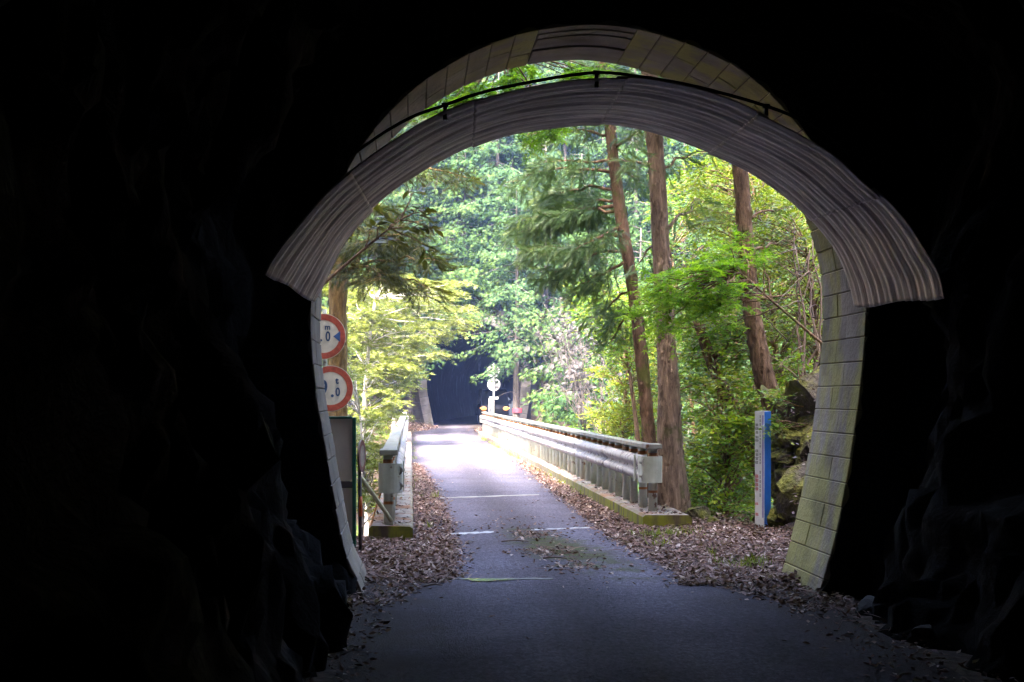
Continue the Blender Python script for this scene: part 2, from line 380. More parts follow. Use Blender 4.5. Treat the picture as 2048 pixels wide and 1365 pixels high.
M['tyre'] = m_plain('tyre_rubber', (0.015, 0.015, 0.016), 0.85)
M['rim'] = m_plain('steel_rim', (0.35, 0.35, 0.36), 0.4, 0.6)
t = NT('headlight_glow'); M['lamp'] = t.bsdf((0.9, 0.6, 0.3), 0.3, emis=(1.0, 0.24, 0.035), estr=0.16)
t = NT('puddle_water'); M['puddle'] = t.bsdf((0.10, 0.10, 0.11), 0.12, None, 0, 0.9)
M['wall_far'] = build_block('far_portal_stone', (0.045, 0.042, 0.048), (0.04, 0.045, 0.018), 0.0)
M['jamb_far'] = build_block('far_portal_ring', (0.26, 0.235, 0.235), (0.12, 0.11, 0.08), 0.0)

# ------------------------------------------------------------------ terrain
def sstep(a, b, x):
    u = np.clip((x - a) / (b - a), 0, 1); return u * u * (3 - 2 * u)
def ground_h(X, Y):
    X = np.asarray(X, float); Y = np.asarray(Y, float)
    gul = sstep(16.6, 25.0, Y + 0.35 * np.maximum(0, 2.0 - X) * 0) * (1 - sstep(50, 60.5, Y))
    dep = -8.5 * gul
    nearw = 1 - sstep(17.0, 30.0, Y)
    right = np.maximum(0, X - 4.35) * 1.25 * nearw
    right = np.minimum(right, 16)
    left = np.minimum(np.maximum(0, -1.9 - X) * 1.3, 17) * (1 - sstep(16.5, 27.0, Y))
    side = 0.32 * (np.maximum(0, X - 9.0)) * (1 - nearw) + 0.5 * np.maximum(0, -7.0 - X) * (1 - (1 - sstep(16.5, 27, Y)))
    near_hill = sstep(12.95, 12.3, Y) * 6.3 + np.maximum(0, 12.3 - Y) * 0.75
    z = dep + right + left + side
    z = np.where(Y < 12.95, np.maximum(z, near_hill), z)
    corr = sstep(0.2, 1.6, np.abs(X - 2.9) - 2.3)
    farb = (0.24 * sstep(58, 68, Y)) * (1 - sstep(50, 60.5, Y) * 0)
    z = z + farb + corr * np.clip((Y - 60) * 0.34, 0, 3.2)
    far_hill = sstep(67.7, 68.3, Y) * 5.9 + np.maximum(0, Y - 68.3) * 0.95
    far_hill = np.minimum(far_hill, 70)
    z = np.where(Y > 67.7, np.maximum(z, far_hill + 0.0), z)
    amp = 0.25 * sstep(0.2, 2.0, np.abs(X - 1.4) - 2.2)
    n = fbm(np.stack([X.ravel(), Y.ravel(), np.zeros(X.size)], 1), 3, 0.45, 4).reshape(X.shape)
    return z + amp * n

def axis(a, segs):
    out = [a]
    for e, st in segs:
        n = max(1, int(round((e - out[-1]) / st))); out += list(np.linspace(out[-1], e, n + 1)[1:])
    return np.array(out)
gx = axis(-160, [(-40, 8), (-8, 1.2), (9, 0.3), (40, 1.2), (160, 8)])
gy = axis(-160, [(-30, 8), (8, 1.5), (19, 0.28), (58, 0.8), (72, 0.3), (110, 1.5), (260, 8)])
GX, GY = np.meshgrid(gx, gy); GZ = ground_h(GX, GY)
GZ = np.where((GX > -1.6) & (GX < 4.0) & (GY > 12.9) & (GY < 67.6), np.minimum(GZ, -0.03 + 0.24 * sstep(58, 68, GY)), GZ)
# under the near tunnel floor the ground is level; the hill over it is its own skin
nx, ny = len(gx), len(gy)
V = np.stack([GX.ravel(), GY.ravel(), GZ.ravel()], 1)
fi = []
for j in range(ny - 1):
    for i in range(nx - 1):
        cx, cy = (gx[i] + gx[i+1]) / 2, (gy[j] + gy[j+1]) / 2
        if -1.7 < cx < 4.5 and 11.9 < cy < 13.1: continue
        if 0.2 < cx < 5.7 and 67.3 < cy < 68.2: continue
        a = j * nx + i; fi.append((a, a + 1, a + nx + 1, a + nx))
ter = link('terrain', big_mesh('terrain', V, np.array(fi), None, True), M['soil']); tag(ter, 'brown forest floor, gully and wooded hillsides', None, None, 'structure')
def gz(x, y): return float(ground_h(np.array([x]), np.array([y]))[0])

# floor of the tunnel and the apron before the bridge
def center(Y):   # centre line of the near tunnel
    Y = np.asarray(Y, float); return 1.42 - 0.0075 * np.clip(12.6 - Y, 0, 40) ** 1.35
def floor_strip(name, ys, xl, xr, z, mat, nxs=14):
    v, f = [], []
    for y, a, b, zz in zip(ys, xl, xr, z):
        for u in np.linspace(0, 1, nxs): v.append((a + (b - a) * u, y, zz))
    for j in range(len(ys) - 1):
        for i in range(nxs - 1): q = j * nxs + i; f.append((q, q + 1, q + nxs + 1, q + nxs))
    return pyd(name, v, f, mat, None, True)
ys = np.arange(-28, 13.3, 0.5); cy = center(ys)
tf = floor_strip('tunnel_floor', ys, cy - 3.2, cy + 3.2, np.full(len(ys), -0.012), M['soil'], 20); tag(tf, 'dark dirt floor beside the tunnel road', None, None, 'structure')
ysr = np.r_[np.arange(-28, 12, 0.5), np.arange(12, 100, 0.5)]
cr = np.where(ysr < 12.6, center(ysr), 1.42)
bend = np.clip(ysr - 58, 0, 60); off = 1.5 * sstep(0, 10, bend)
hw = np.where(ysr < 12.6, 1.78, np.where(ysr < 60, 1.405, 1.75))
hw = np.interp(ysr, [-30, 12.6, 15.0, 58, 62, 100], [1.80, 1.80, 1.40, 1.40, 1.75, 1.75])
zr = 0.24 * sstep(58, 68, ysr) + 0.006
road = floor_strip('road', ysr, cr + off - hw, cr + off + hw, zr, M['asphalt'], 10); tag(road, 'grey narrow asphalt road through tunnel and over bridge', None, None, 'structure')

# ------------------------------------------------------------------ near tunnel: bare rock bore
prof = np.array([(-1.95, -0.3), (-2.05, 0.0), (-2.45, 0.9), (-2.75, 1.9), (-2.85, 2.8), (-2.6, 3.8), (-1.9, 4.75), (-0.9, 5.25), (0, 5.4),
                 (0.9, 5.3), (1.9, 4.8), (2.55, 3.9), (2.8, 2.9), (2.75, 1.9), (2.5, 0.9), (2.15, 0.0), (2.05, -0.3)])
NR = 120; pr = catmull(prof, NR); ty = np.r_[np.arange(-26, 2, 0.6), np.arange(2, 6, 0.25), np.arange(6, 11.4, 0.09), 11.42]
tv = []
for y in ty:
    tv.append(np.stack([pr[:, 0] + center(y), np.full(NR, y), pr[:, 1]], 1))
tv = np.concatenate(tv); nrm = np.stack([-(tv[:, 0] - center(tv[:, 1])), np.zeros(len(tv)), -(tv[:, 2] - 2.0)], 1); nrm /= np.linalg.norm(nrm, axis=1, keepdims=True) + 1e-6
d = 0.22 * fbm(tv, 11, 0.8, 5) + 0.10 * np.abs(fbm(tv * np.array([1, 1, 0.4]), 19, 2.2, 4))
d = d + np.random.default_rng(4).normal(0, 0.022, len(tv)) + 0.16 * (0.6 - np.abs(fbm(tv * np.array([1, 1, 0.6]), 23, 1.7, 4))) + 0.05 * np.round(3 * vnoise(tv * np.array([1, 1, 0.5]), 29, 2.6)) + 0.12 * np.sign(vnoise(tv * np.array([1, 1, 0.45]), 71, 1.3)) * np.abs(vnoise(tv, 77, 0.9))
tv = tv + nrm * d[:, None] + np.random.default_rng(5).normal(0, 0.014, tv.shape) * np.array([0, 1, 1])
tfq = [(j * NR + i, j * NR + i + 1, (j + 1) * NR + i + 1, (j + 1) * NR + i) for j in range(len(ty) - 1) for i in range(NR - 1)]
tun = empty('rock_tunnel', (1.2, 0, 0)); tag(tun, 'black bare rock tunnel bore around the near end of the road', 'tunnel')
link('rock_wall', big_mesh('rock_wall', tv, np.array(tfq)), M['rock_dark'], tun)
capv = np.concatenate([tv[:NR], [[1.0, -26, 2.2]]]); pyd('light_cap', capv, [(i, i + 1, NR) for i in range(NR - 1)], M['rock_dark'], tun)  # unseen cap added behind the camera to keep sky light out of the bore

def unit(v): return v / (np.linalg.norm(v, axis=-1, keepdims=True) + 1e-9)
# loose stones along the foot of the tunnel walls
def boulder(name, loc, r, seed, mat, parent=None, sub=3, squash=(1, 1, 0.75), rough=0.35):
    bm = bmesh.new(); bmesh.ops.create_icosphere(bm, subdivisions=sub, radius=1.0)
    co = np.array([v.co[:] for v in bm.verts]); k = 1 + rough * fbm(co + seed * 7.3, seed, 1.1, 4)
    co = co * k[:, None]; rb_ = np.random.default_rng(seed + 5000)
    for _ in range(11):        # broken faces
        n_ = unit(rb_.normal(0, 1, 3)); d_ = rb_.uniform(0.5, 0.8); e_ = np.maximum(0, co @ n_ - d_); co = co - e_[:, None] * n_ * 0.93
    co = co + 0.03 * fbm(co, seed + 9, 5.0, 3)[:, None] * unit(co)
    co = co * np.array(squash) * r * 1.2 + np.array(loc)
    for v, c in zip(bm.verts, co): v.co = c
    me = bpy.data.meshes.new(name); bm.to_mesh(me); bm.free()
    return link(name, me, mat, parent)
M['stone'] = m_plain('wet_grey_stone', (0.022, 0.021, 0.022), 0.92, 0, 0.4, 6, 0.6)
for k, (px, py, yy, r, lb) in enumerate([
    (640, 1140, 11.0, 0.17, 'largest wet grey stone against the left tunnel wall'),
    (660, 1188, 11.2, 0.10, 'grey stone in leaf litter just inside left portal leg'),
    (625, 1235, 10.2, 0.13, 'dark stone at the left wall nearest the camera'),
    (1745, 1235, 10.6, 0.14, 'dark stone at the right wall among leaves'),
    (1850, 1285, 9.3, 0.11, 'small stone at the right wall nearest the camera')]):
    p = P(px, py, yy); p[2] = r * 0.3; b = boulder('stone', p, r * 0.85, k + 3, M['stone']); tag(b, lb, 'stone')

# ------------------------------------------------------------------ near portal of masonry blocks
PRF = np.array([(-.357, -.05), (-.42, .12), (-.487, .25), (-.594, .69), (-.69, 1.23), (-.755, 1.62), (-.80, 2.2), (-.79, 2.5), (-.70, 2.95), (-.53, 3.37), (-.40, 3.61), (-.27, 3.78), (-.096, 3.965),
                (.09, 4.125), (.3, 4.265), (.6, 4.42), (.905, 4.52), (1.22, 4.575), (1.42, 4.59), (1.6, 4.585), (1.81, 4.555), (2.07, 4.49), (2.37, 4.375), (2.62, 4.245), (2.83, 4.085), (3.0, 3.91), (3.16, 3.72),
                (3.38, 3.42), (3.53, 3.1), (3.62, 2.75), (3.65, 2.4), (3.615, 1.8), (3.53, 1.135), (3.40, .47), (3.30, .1), (3.26, -.05)])
PY0, PYM, PY1 = 11.42, 12.02, 12.62
def prof_at(prf, n):
    q = catmull(prf, n); tg = np.gradient(q, axis=0); tg /= np.linalg.norm(tg, axis=1, keepdims=True)
    return q, np.stack([-tg[:, 1], tg[:, 0]], 1)      # outward normal (up at the crown)
NB = 60
portal = empty('tunnel_portal', (1.45, 12.0, 0)); tag(portal, 'arched masonry portal of pale mossy blocks at the near tunnel mouth', 'tunnel portal')
q, no = prof_at(PRF, NB * 4 + 1)
def sect_block(i0, i1, y0, y1, depth, off, gap):
    pa = q[i0] + (q[i0 + 1] - q[i0]) * gap; pb = q[i1] + (q[i1 - 1] - q[i1]) * gap
    mid = [q[i] for i in range(i0 + 1, i1)]; ins = [pa] + mid + [pb]; nn = [no[i] for i in range(i0, i1 + 1)]
    v = []; g = 0.002
    for p, n_ in zip(ins, nn):
        a = p + n_ * off; b = p + n_ * depth
        v += [(a[0], y0 + g, a[1]), (a[0], y1 - g, a[1]), (b[0], y1 - g, b[1]), (b[0], y0 + g, b[1])]
    m = len(ins); f = []
    for k in range(m - 1):
        o = k * 4; r = o + 4
        f += [(o, o + 1, r + 1, r), (o + 1, o + 2, r + 2, r + 1), (o + 2, o + 3, r + 3, r + 2), (o + 3, o, r, r + 3)]
    f += [(0, 3, 2, 1), (m * 4 - 4, m * 4 - 3, m * 4 - 2, m * 4 - 1)]
    return v, f
slab_i = []
for k in range(NB):
    i0, i1 = k * 4, k * 4 + 4; cxk = q[i0 + 2][0]
    if q[i0 + 2][1] > 4 and 1.0 < cxk < 1.80: slab_i.append(k); continue
    ym = PYM + (0.16 if k % 2 else -0.12) + rng.uniform(-0.03, 0.03)
    for (y0, y1) in ((PY0, ym), (ym, PY1)):
        v, f = sect_block(i0, i1, y0, y1, 0.30, rng.uniform(-0.003, 0.004), 0.025 + rng.uniform(0, 0.06))
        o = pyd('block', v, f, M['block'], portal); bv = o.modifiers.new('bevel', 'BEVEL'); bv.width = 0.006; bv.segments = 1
# crown slab with board marks running along the arch
i0, i1 = slab_i[0] * 4, slab_i[-1] * 4 + 4; bw = (PY1 - PY0) / 9
for k in range(9):
    v, f = sect_block(i0, i1, PY0 + k * bw, PY0 + (k + 1) * bw, 0.30, rng.uniform(-0.016, 0.012), 0.05)
    pyd('crown_board_strip', v, f, M['slab'], portal)
v, f = [], []
for i in range(len(q)):
    a = q[i] + no[i] * 0.013; b = q[i] + no[i] * 0.55
    v += [(a[0], PY0 + 0.02, a[1]), (a[0], PY1 - 0.02, a[1]), (b[0], PY1 - 0.02, b[1]), (b[0], PY0 + 0.02, b[1])]
for k in range(len(q) - 1):
    o = k * 4; r = o + 4; f += [(o, o + 1, r + 1, r), (o + 1, o + 2, r + 2, r + 1), (o + 2, o + 3, r + 3, r + 2), (o + 3, o, r, r + 3)]
pyd('mortar', v, f, M['mortar'], portal)
# headwall: wide plate with the arch hole (outer face to the bridge, inner face closes the bore)
def headwall(name, qq, nn, y0, y1, x0, x1, ztop, mat, parent, off=0.3):
    ring = [qq[i] + nn[i] * off for i in range(len(qq))]; m = len(ring); out = []
    c0 = np.array([np.mean([r[0] for r in ring]), 2.0])
    for r in ring:
        dv = r - c0; ts = []
        if dv[0] > 1e-6: ts.append((x1 - c0[0]) / dv[0])
        if dv[0] < -1e-6: ts.append((x0 - c0[0]) / dv[0])
        if dv[1] > 1e-6: ts.append((ztop - c0[1]) / dv[1])
        if dv[1] < -1e-6: ts.append((-1.0 - c0[1]) / dv[1])
        out.append(c0 + dv * min(ts))
    v = [(r[0], y0, r[1]) for r in ring] + [(r[0], y0, r[1]) for r in out] + [(r[0], y1, r[1]) for r in ring] + [(r[0], y1, r[1]) for r in out]
    f = []
    for k in range(m - 1):
        f += [(k, k + 1, m + k + 1, m + k), (2 * m + k, 3 * m + k, 3 * m + k + 1, 2 * m + k + 1), (m + k, m + k + 1, 3 * m + k + 1, 3 * m + k), (k, 2 * m + k, 2 * m + k + 1, k + 1)]
    return pyd(name, v, f, mat, parent)
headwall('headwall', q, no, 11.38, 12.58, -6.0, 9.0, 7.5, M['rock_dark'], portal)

cv, cf = [], []
for i in range(len(q)):
    a = q[i] + no[i] * (0.004 + 0.035 * abs(math.sin(i * 0.7) * math.sin(i * 0.23 + 1))); b = q[i] + no[i] * 0.75
    cv += [(a[0], PY0 - 0.015 + 0.02 * math.sin(i * 0.9), a[1]), (b[0], PY0 - 0.10, b[1])]
    if i: k = 2 * i; cf.append((k - 2, k - 1, k + 1, k))
o = pyd('rock_collar', cv, cf, M['rock_dark'], tun); so = o.modifiers.new('solid', 'SOLIDIFY'); so.thickness = 0.012
# ------------------------------------------------------------------ corrugated canopy under the crown
nearpx = [(531,545),(555,510),(578,480),(600,455),(649,399),(732,327),(798,279),(847,247),(930,209),(1028,183),(1094,171),(1177,163),(1238,162),(1370,177),(1458,201),(1546,241),(1611,276),(1677,320),(1721,364),(1774,412),(1809,452),(1844,505),(1871,549),(1884,593)]
farpx = [(629,603),(645,575),(660,541),(691,480),(755,409),(847,346),(930,304),(1012,273),(1094,257),(1190,248),(1260,256),(1339,279),(1414,309),(1493,344),(1546,377),(1590,410),(1633,452),(1672,505),(1693,557),(1706,613)]
NY, FY = 9.21, 11.28
nc = catmull([P(a, b, NY) for a, b in nearpx], 241); fc = catmull([P(a, b, FY) for a, b in farpx], 241)
canopy = empty('arch_canopy', (1.3, 10.2, 2.3)); tag(canopy, 'weathered corrugated sheet canopy arching under the tunnel crown', 'canopy')
RID = 14; NS = RID * 8
tgc = np.gradient(nc, axis=0); tgc /= np.linalg.norm(tgc, axis=1, keepdims=True); nrc = np.stack([-tgc[:, 2], np.zeros(241), tgc[:, 0]], 1)
cuts = [0, 38, 82, 124, 166, 206, 240]
for pi_ in range(len(cuts) - 1):
    a = max(0, cuts[pi_] - 3); b = cuts[pi_ + 1]; v, f = [], []
    lift = 0.013 * (pi_ % 2)
    ts = list(range(a, b + 1, 1))
    for k, tt in enumerate(ts):
        for s in range(NS + 1):
            u = s / NS; ph = u * RID * 2 * math.pi
            wob = 0.012 * math.sin(tt * 0.045 + u * 3 + pi_)
            w = math.sin(ph)
            p = nc[tt] * (1 - u) + fc[tt] * u + nrc[tt] * (0.0105 * w + 0.006 * math.sin(ph * 0.37 + 1) + lift + wob)
            if pi_ in (0, len(cuts) - 2):       # ragged lower end
                e = (tt if pi_ == 0 else 240 - tt)
                if e < 3: p = p + np.array([0, 0, -0.02 * (0.5 + 0.5 * math.sin(u * 9 + 1)) * (3 - e) / 3])
            v.append(p)
    w_ = NS + 1
    for k in range(len(ts) - 1):
        for s in range(NS): o = k * w_ + s; f.append((o, o + 1, o + w_ + 1, o + w_))
    o = pyd('sheet', v, f, M['corr'], canopy, True); so = o.modifiers.new('solid', 'SOLIDIFY'); so.thickness = 0.005; so.offset = 1
# black conduit standing on small brackets above the canopy
cpx = [(690,318),(722,297),(765,267),(831,231),(890,210),(946,190),(1061,164),(1144,150),(1193,145),(1282,153),(1370,168),(1458,190),(1532,212),(1585,232),(1640,262),(1700,310)]
cpt = catmull([P(a, b, 9.3) for a, b in cpx], 60)
cond = empty('conduit', tuple(cpt[0])); tag(cond, 'thin black conduit running over the corrugated canopy', 'conduit')
MB().tube(cpt, 0.011, 8).build('pipe', M['black'], cond, True)
for (px, py) in ((890, 210), (1193, 145), (1532, 212)):
    p = P(px, py, 9.3); MB().box((p[0] - 0.012, 9.285, p[2] - 0.10), (p[0] + 0.012, 9.315, p[2] + 0.004)).build('bracket', M['black'], cond)
    MB().tube([p + np.array([-0.022, 0, 0]), p + np.array([0.022, 0, 0])], 0.016, 8).build('clamp', M['black'], cond)

# ------------------------------------------------------------------ bridge: slab, kerbs, joints
bridge = empty('bridge', (1.4, 16, 0)); tag(bridge, 'narrow concrete road bridge with mossy kerbs over the gully', 'bridge')
MB().box((-0.44, 16.1, -0.75), (3.34, 59.9, -0.045)).build('deck', M['concrete'], bridge)
def kerb(x0, x1, y0, y1, side):
    yy = np.linspace(y0, y1, 90); v, f = [], []
    for i, y in enumerate(yy):
        w = rng.normal(0, 0.004, 4); e = 0.035
        xi, xo = (x0, x1)
        pts = [(xi + w[0], -0.1), (xi + w[0], 0.145), (xi + math.copysign(e, xo - xi), 0.168 + w[1]), (xo - math.copysign(e, xo - xi), 0.17 + w[2]), (xo, 0.14), (xo, -0.3)]
        v += [(a, y, b) for a, b in pts]
    for i in range(len(yy) - 1):
        for k in range(5): o = i * 6 + k; f.append((o, o + 1, o + 7, o + 6))
    f += [tuple(range(5, -1, -1)), tuple(range((len(yy) - 1) * 6, len(yy) * 6))]
    return pyd('kerb', v, f, M['kerb'], bridge)
kerb(0.02, -0.47, 15.78, 60.0, -1); kerb(2.82, 3.42, 17.3, 60.0, 1)
def joint(y0, y1, w, xa, xb, mat, z=0.0105):
    n = 14; v, f = [], []
    for i in range(n + 1):
        u = i / n; x = xa + (xb - xa) * u; y = y0 + (y1 - y0) * u + 0.02 * math.sin(i * 2.3); h = w * (0.5 + 0.18 * math.sin(i * 1.7))
        v += [(x, y - h, z), (x, y + h, z), (x, y - h, z - 0.02), (x, y + h, z - 0.02)]
    for i in range(n):
        o = i * 4; f += [(o, o + 4, o + 5, o + 1), (o, o + 2, o + 6, o + 4), (o + 1, o + 5, o + 7, o + 3)]
    return pyd('expansion_joint', v, f, mat, bridge)
joint(16.55, 16.85, 0.18, 0.42, 0.98, M['white_joint']); joint(17.1, 17.45, 0.09, 1.45, 2.3, M['white_joint'])
joint(22.45, 23.3, 0.2, 0.3, 2.1, M['concrete']); joint(12.45, 12.5, 0.10, 0.15, 1.25, M['old_joint'], 0.0102)
# shallow puddle on the joint at the tunnel mouth
pv = []; c0 = np.array([0.66, 12.38])
for i in range(28):
    a = i / 28 * 2 * math.pi; r = 1 + 0.25 * math.sin(3 * a + 1) + 0.12 * math.sin(7 * a); pv.append((c0[0] + 0.20 * r * math.cos(a), c0[1] + 0.09 * r * math.sin(a), 0.0155))
pud = pyd('puddle', pv, [tuple(range(28))], M['puddle']); tag(pud, 'small shiny puddle on the joint at the tunnel mouth', 'puddle', None, 'structure')

# ------------------------------------------------------------------ guardrails
def guardrail(xp, side, y0, y1, label):
    """side=+1: posts stand right of the road, beam on the road side (towards -side)"""
    g = empty('guardrail', (xp, y0, 0.15)); tag(g, label, 'guardrail')
    sp = 0.712; n = int((y1 - y0) / sp)
    v, f = tube([(0, 0, 0), (0, 0, 0.80)], 0.055, 14); pm = bpy.data.meshes.new('post'); pm.from_pydata([tuple(a) for a in v], [], f); pm.materials.append(M['steel'])
    for p_ in pm.polygons: p_.use_smooth = len(p_.vertices) == 4
    v, f = tube([(0, 0, -0.02), (0, 0, 0.02)], 0.0575, 14); bmz = bpy.data.meshes.new('band'); bmz.from_pydata([tuple(a) for a in v], [], f); bmz.materials.append(M['band'])
    for k in range(n + 1):
        o = link('post', pm, None, g); o.parent = g; o.matrix_parent_inverse.identity(); o.location = (rng.normal(0, 0.004), k * sp + rng.normal(0, 0.006), 0)
        o.rotation_euler = (rng.normal(0, 0.008), rng.normal(0, 0.008), rng.uniform(0, 6))
        for zz in ((0.27, 0.735) if k < 2 else (0.735,)):
            b = bpy.data.objects.new('reflective_band', bmz); C.objects.link(b); b.parent = o; b.location = (0, 0, zz)
            b.scale = (1, 1, 0.8 if zz < 0.5 else 1.1)
    # W beam in lengths of about 4 m
    w = [(-0.030, 0.16), (-0.012, 0.155), (0.038, 0.115), (0.045, 0.085), (0.038, 0.06), (-0.018, 0.02), (-0.026, 0.0), (-0.018, -0.02), (0.038, -0.06), (0.045, -0.085), (0.038, -0.115), (-0.012, -0.155), (-0.030, -0.16)]
    w = [(a, b) for a, b in w]; xb = xp - side * 0.105; zc = 0.70; L = 3.56; y = y0 - 0.12; k = 0
    while y < y1 + 0.1:
        ye = min(y + L + 0.16, y1 + 0.25); v, f = [], []
        yy = np.linspace(y, ye, 9); lift = 0.006 * (k % 2)
        for q_ in yy:
            wv = rng.normal(0, 0.004)
            v += [(xb - side * (a + lift + wv), q_, zc + b) for a, b in w]
        m = len(w)
        for i in range(len(yy) - 1):
            for j in range(m - 1): o = i * m + j; f.append((o, o + 1, o + m + 1, o + m))
        o = pyd('beam', v, f, M['beam'], g, True); s = o.modifiers.new('solid', 'SOLIDIFY'); s.thickness = 0.006; s.offset = 0
        mb = MB()
        for yb in (y + 0.05, y + 0.11):
            for zb in (zc + 0.085, zc - 0.085):
                a_ = np.array([xb - side * 0.04, yb, zb]); mb.tube([a_, a_ - np.array([side * 0.022, 0, 0])], 0.016, 6)
        for dy_ in (0.9, 1.6, 2.3, 3.0):
            for zb in (zc,):
                a_ = np.array([xb + side * 0.03, y + dy_, zb]); mb.tube([a_, a_ - np.array([side * 0.02, 0, 0])], 0.014, 6)
        bo = mb.build('bolts', M['cap'], o); bo['kind'] = 'stuff'
        # cap rail piece over the posts
        cb = MB().box((xp - 0.085, y + 0.05 - 0.02, 0.952), (xp + 0.085, min(y + L + 0.01, y1 + 0.2), 1.005)).build('cap_rail', M['cap'], g, False, 0.008)
        y += L; k += 1
    MB().box((xp - 0.10, y0 - 0.14, 0.958), (xp + 0.10, y0 + 0.26, 1.018)).build('cap_rail', M['cap'], g, False, 0.008)
    # end terminal: folded plate that wraps the beam round the first post
    v = []; ring = []
    for a in np.linspace(0, math.pi, 11): ring.append((xp - side * 0.02 + 0.125 * math.cos(a), y0 - 0.06 - 0.085 * math.sin(a)))
    ring = [(xp + 0.125 - side * 0.02, y0 + 0.18)] + ring + [(xp - 0.125 - side * 0.02, y0 + 0.18)]
    for (a, b) in ring: v += [(a, b, 0.535), (a, b, 0.865)]
    f = [(2 * i, 2 * i + 2, 2 * i + 3, 2 * i + 1) for i in range(len(ring) - 1)]
    o = pyd('end_terminal', v, f, M['steel'], g, False); s = o.modifiers.new('solid', 'SOLIDIFY'); s.thickness = 0.008
    # far end
    pyd('end_terminal', [(a, 2 * 0 + y1 + 0.28 - (b - (y0 - 0.06)) , c) for (a, b, c) in v], f, M['steel'], g)
    MB().box((xb - side * 0.06 - 0.008, y0 + 0.34, 0.53), (xb - side * 0.06 + 0.008, y0 + 0.42, 0.87)).build('splice_plate', M['steel'], g)
    return g
guardrail(3.03, 1, 17.85, 59.2, 'long weathered guardrail along the right edge of the bridge')
guardrail(-0.25, -1, 15.95, 58.6, 'weathered guardrail along the left edge of the bridge')

# ------------------------------------------------------------------ far portal and tunnel
FPY = 67.9
FPRF = np.array([(1.12, -.1), (1.05, .3), (.86, 1.2), (.74, 2.2), (.86, 3.2), (1.25, 4.05), (1.9, 4.7), (2.6, 5.0), (3.0, 5.05), (3.4, 5.0), (4.1, 4.7), (4.75, 4.05), (5.15, 3.2), (5.28, 2.2), (5.2, 1.2), (5.05, .3), (5.0, -.1)])
fq_, fn_ = prof_at(FPRF, 97); fq_ = fq_ + np.array([0, 0.2])
fport = empty('tunnel_portal', (3.0, FPY, 0.2)); tag(fport, 'dark stone portal of the far tunnel beyond the bridge', 'tunnel portal')
def ring_part(name, i0, i1, a_off, b_off, y0, y1, mat, gap=0.06):
    global q, no
    v = []; idx = list(range(i0, i1 + 1))
    for k, i in enumerate(idx):
        p = fq_[i].copy()
        if k == 0: p = p + (fq_[i + 1] - p) * gap
        if k == len(idx) - 1: p = p + (fq_[i - 1] - p) * gap
        a = p + fn_[i] * a_off; b = p + fn_[i] * b_off
        v += [(a[0], y0, a[1]), (a[0], y1, a[1]), (b[0], y1, b[1]), (b[0], y0, b[1])]
    m = len(idx); f = []
    for k in range(m - 1):
        o = k * 4; r = o + 4; f += [(o, o + 1, r + 1, r), (o + 1, o + 2, r + 2, r + 1), (o + 2, o + 3, r + 3, r + 2), (o + 3, o, r, r + 3)]
    f += [(0, 3, 2, 1), (m * 4 - 4, m * 4 - 3, m * 4 - 2, m * 4 - 1)]
    return pyd(name, v, f, mat, fport)
for k in range(32):
    ring_part('block', k * 3, k * 3 + 3, rng.uniform(-0.01, 0.01), 0.42, FPY - 0.22 + rng.uniform(-0.02, 0.02), FPY + 0.5, M['jamb_far'])
headwall('headwall', fq_, fn_, FPY - 0.02, FPY + 0.25, -3.4, 8.2, 5.75, M['wall_far'], fport, 0.2)
for row in range(12):
    z0 = 0.15 + row * 0.42
    for col in range(9):
        x0 = -3.2 + col * 0.62 + (0.3 if row % 2 else 0); x1 = x0 + 0.6
        zc = z0 + 0.2
        lim = np.interp(zc, [0, 1.4, 2.4, 3.4, 4.25, 4.9], [1.05, .86, .74, .86, 1.25, 1.9]) - 0.46
        if x0 > lim - 0.12: continue
        x1 = min(x1, lim)
        MB().box((x0, FPY - 0.10 - rng.uniform(0, 0.05), z0), (x1 - 0.02, FPY - 0.01, z0 + 0.40)).build('block', M['wall_far'], fport, False, 0.02, 1)
pr2, pn2 = fq_, fn_; ty2 = np.arange(FPY + 0.4, FPY + 42, 0.5); v = []
for y in ty2:
    cxo = 0.012 * (y - FPY) ** 1.55
    v.append(np.stack([pr2[:, 0] + cxo + pn2[:, 0] * 0.08, np.full(97, y), pr2[:, 1] + pn2[:, 1] * 0.08], 1))
v = np.concatenate(v); v = v + 0.05 * np.stack([fbm(v, 31, 1.4, 3), 0 * v[:, 0], fbm(v, 35, 1.4, 3)], 1)
f = [(j * 97 + i, j * 97 + i + 1, (j + 1) * 97 + i + 1, (j + 1) * 97 + i) for j in range(len(ty2) - 1) for i in range(96)]
link('bore', big_mesh('bore', v, np.array(f), None, True), M['rock_far'], fport)
e0 = (len(ty2) - 1) * 97; ev = np.concatenate([v[e0:e0 + 97], [[v[e0:e0 + 97, 0].mean(), ty2[-1], 2.2]]])
pyd('bore_end', ev, [(i, i + 1, 97) for i in range(96)], M['rock_far'], fport)
ftf = floor_strip('far_tunnel_floor', np.arange(FPY - 0.5, FPY + 42, 1.0), 0.9 + 0.012 * np.clip(np.arange(FPY - 0.5, FPY + 42, 1.0) - FPY, 0, 99) ** 1.55, 5.2 + 0.012 * np.clip(np.arange(FPY - 0.5, FPY + 42, 1.0) - FPY, 0, 99) ** 1.55, np.full(43, 0.225), M['asphalt'], 8)
tag(ftf, 'road floor inside the far tunnel', None, None, 'structure')

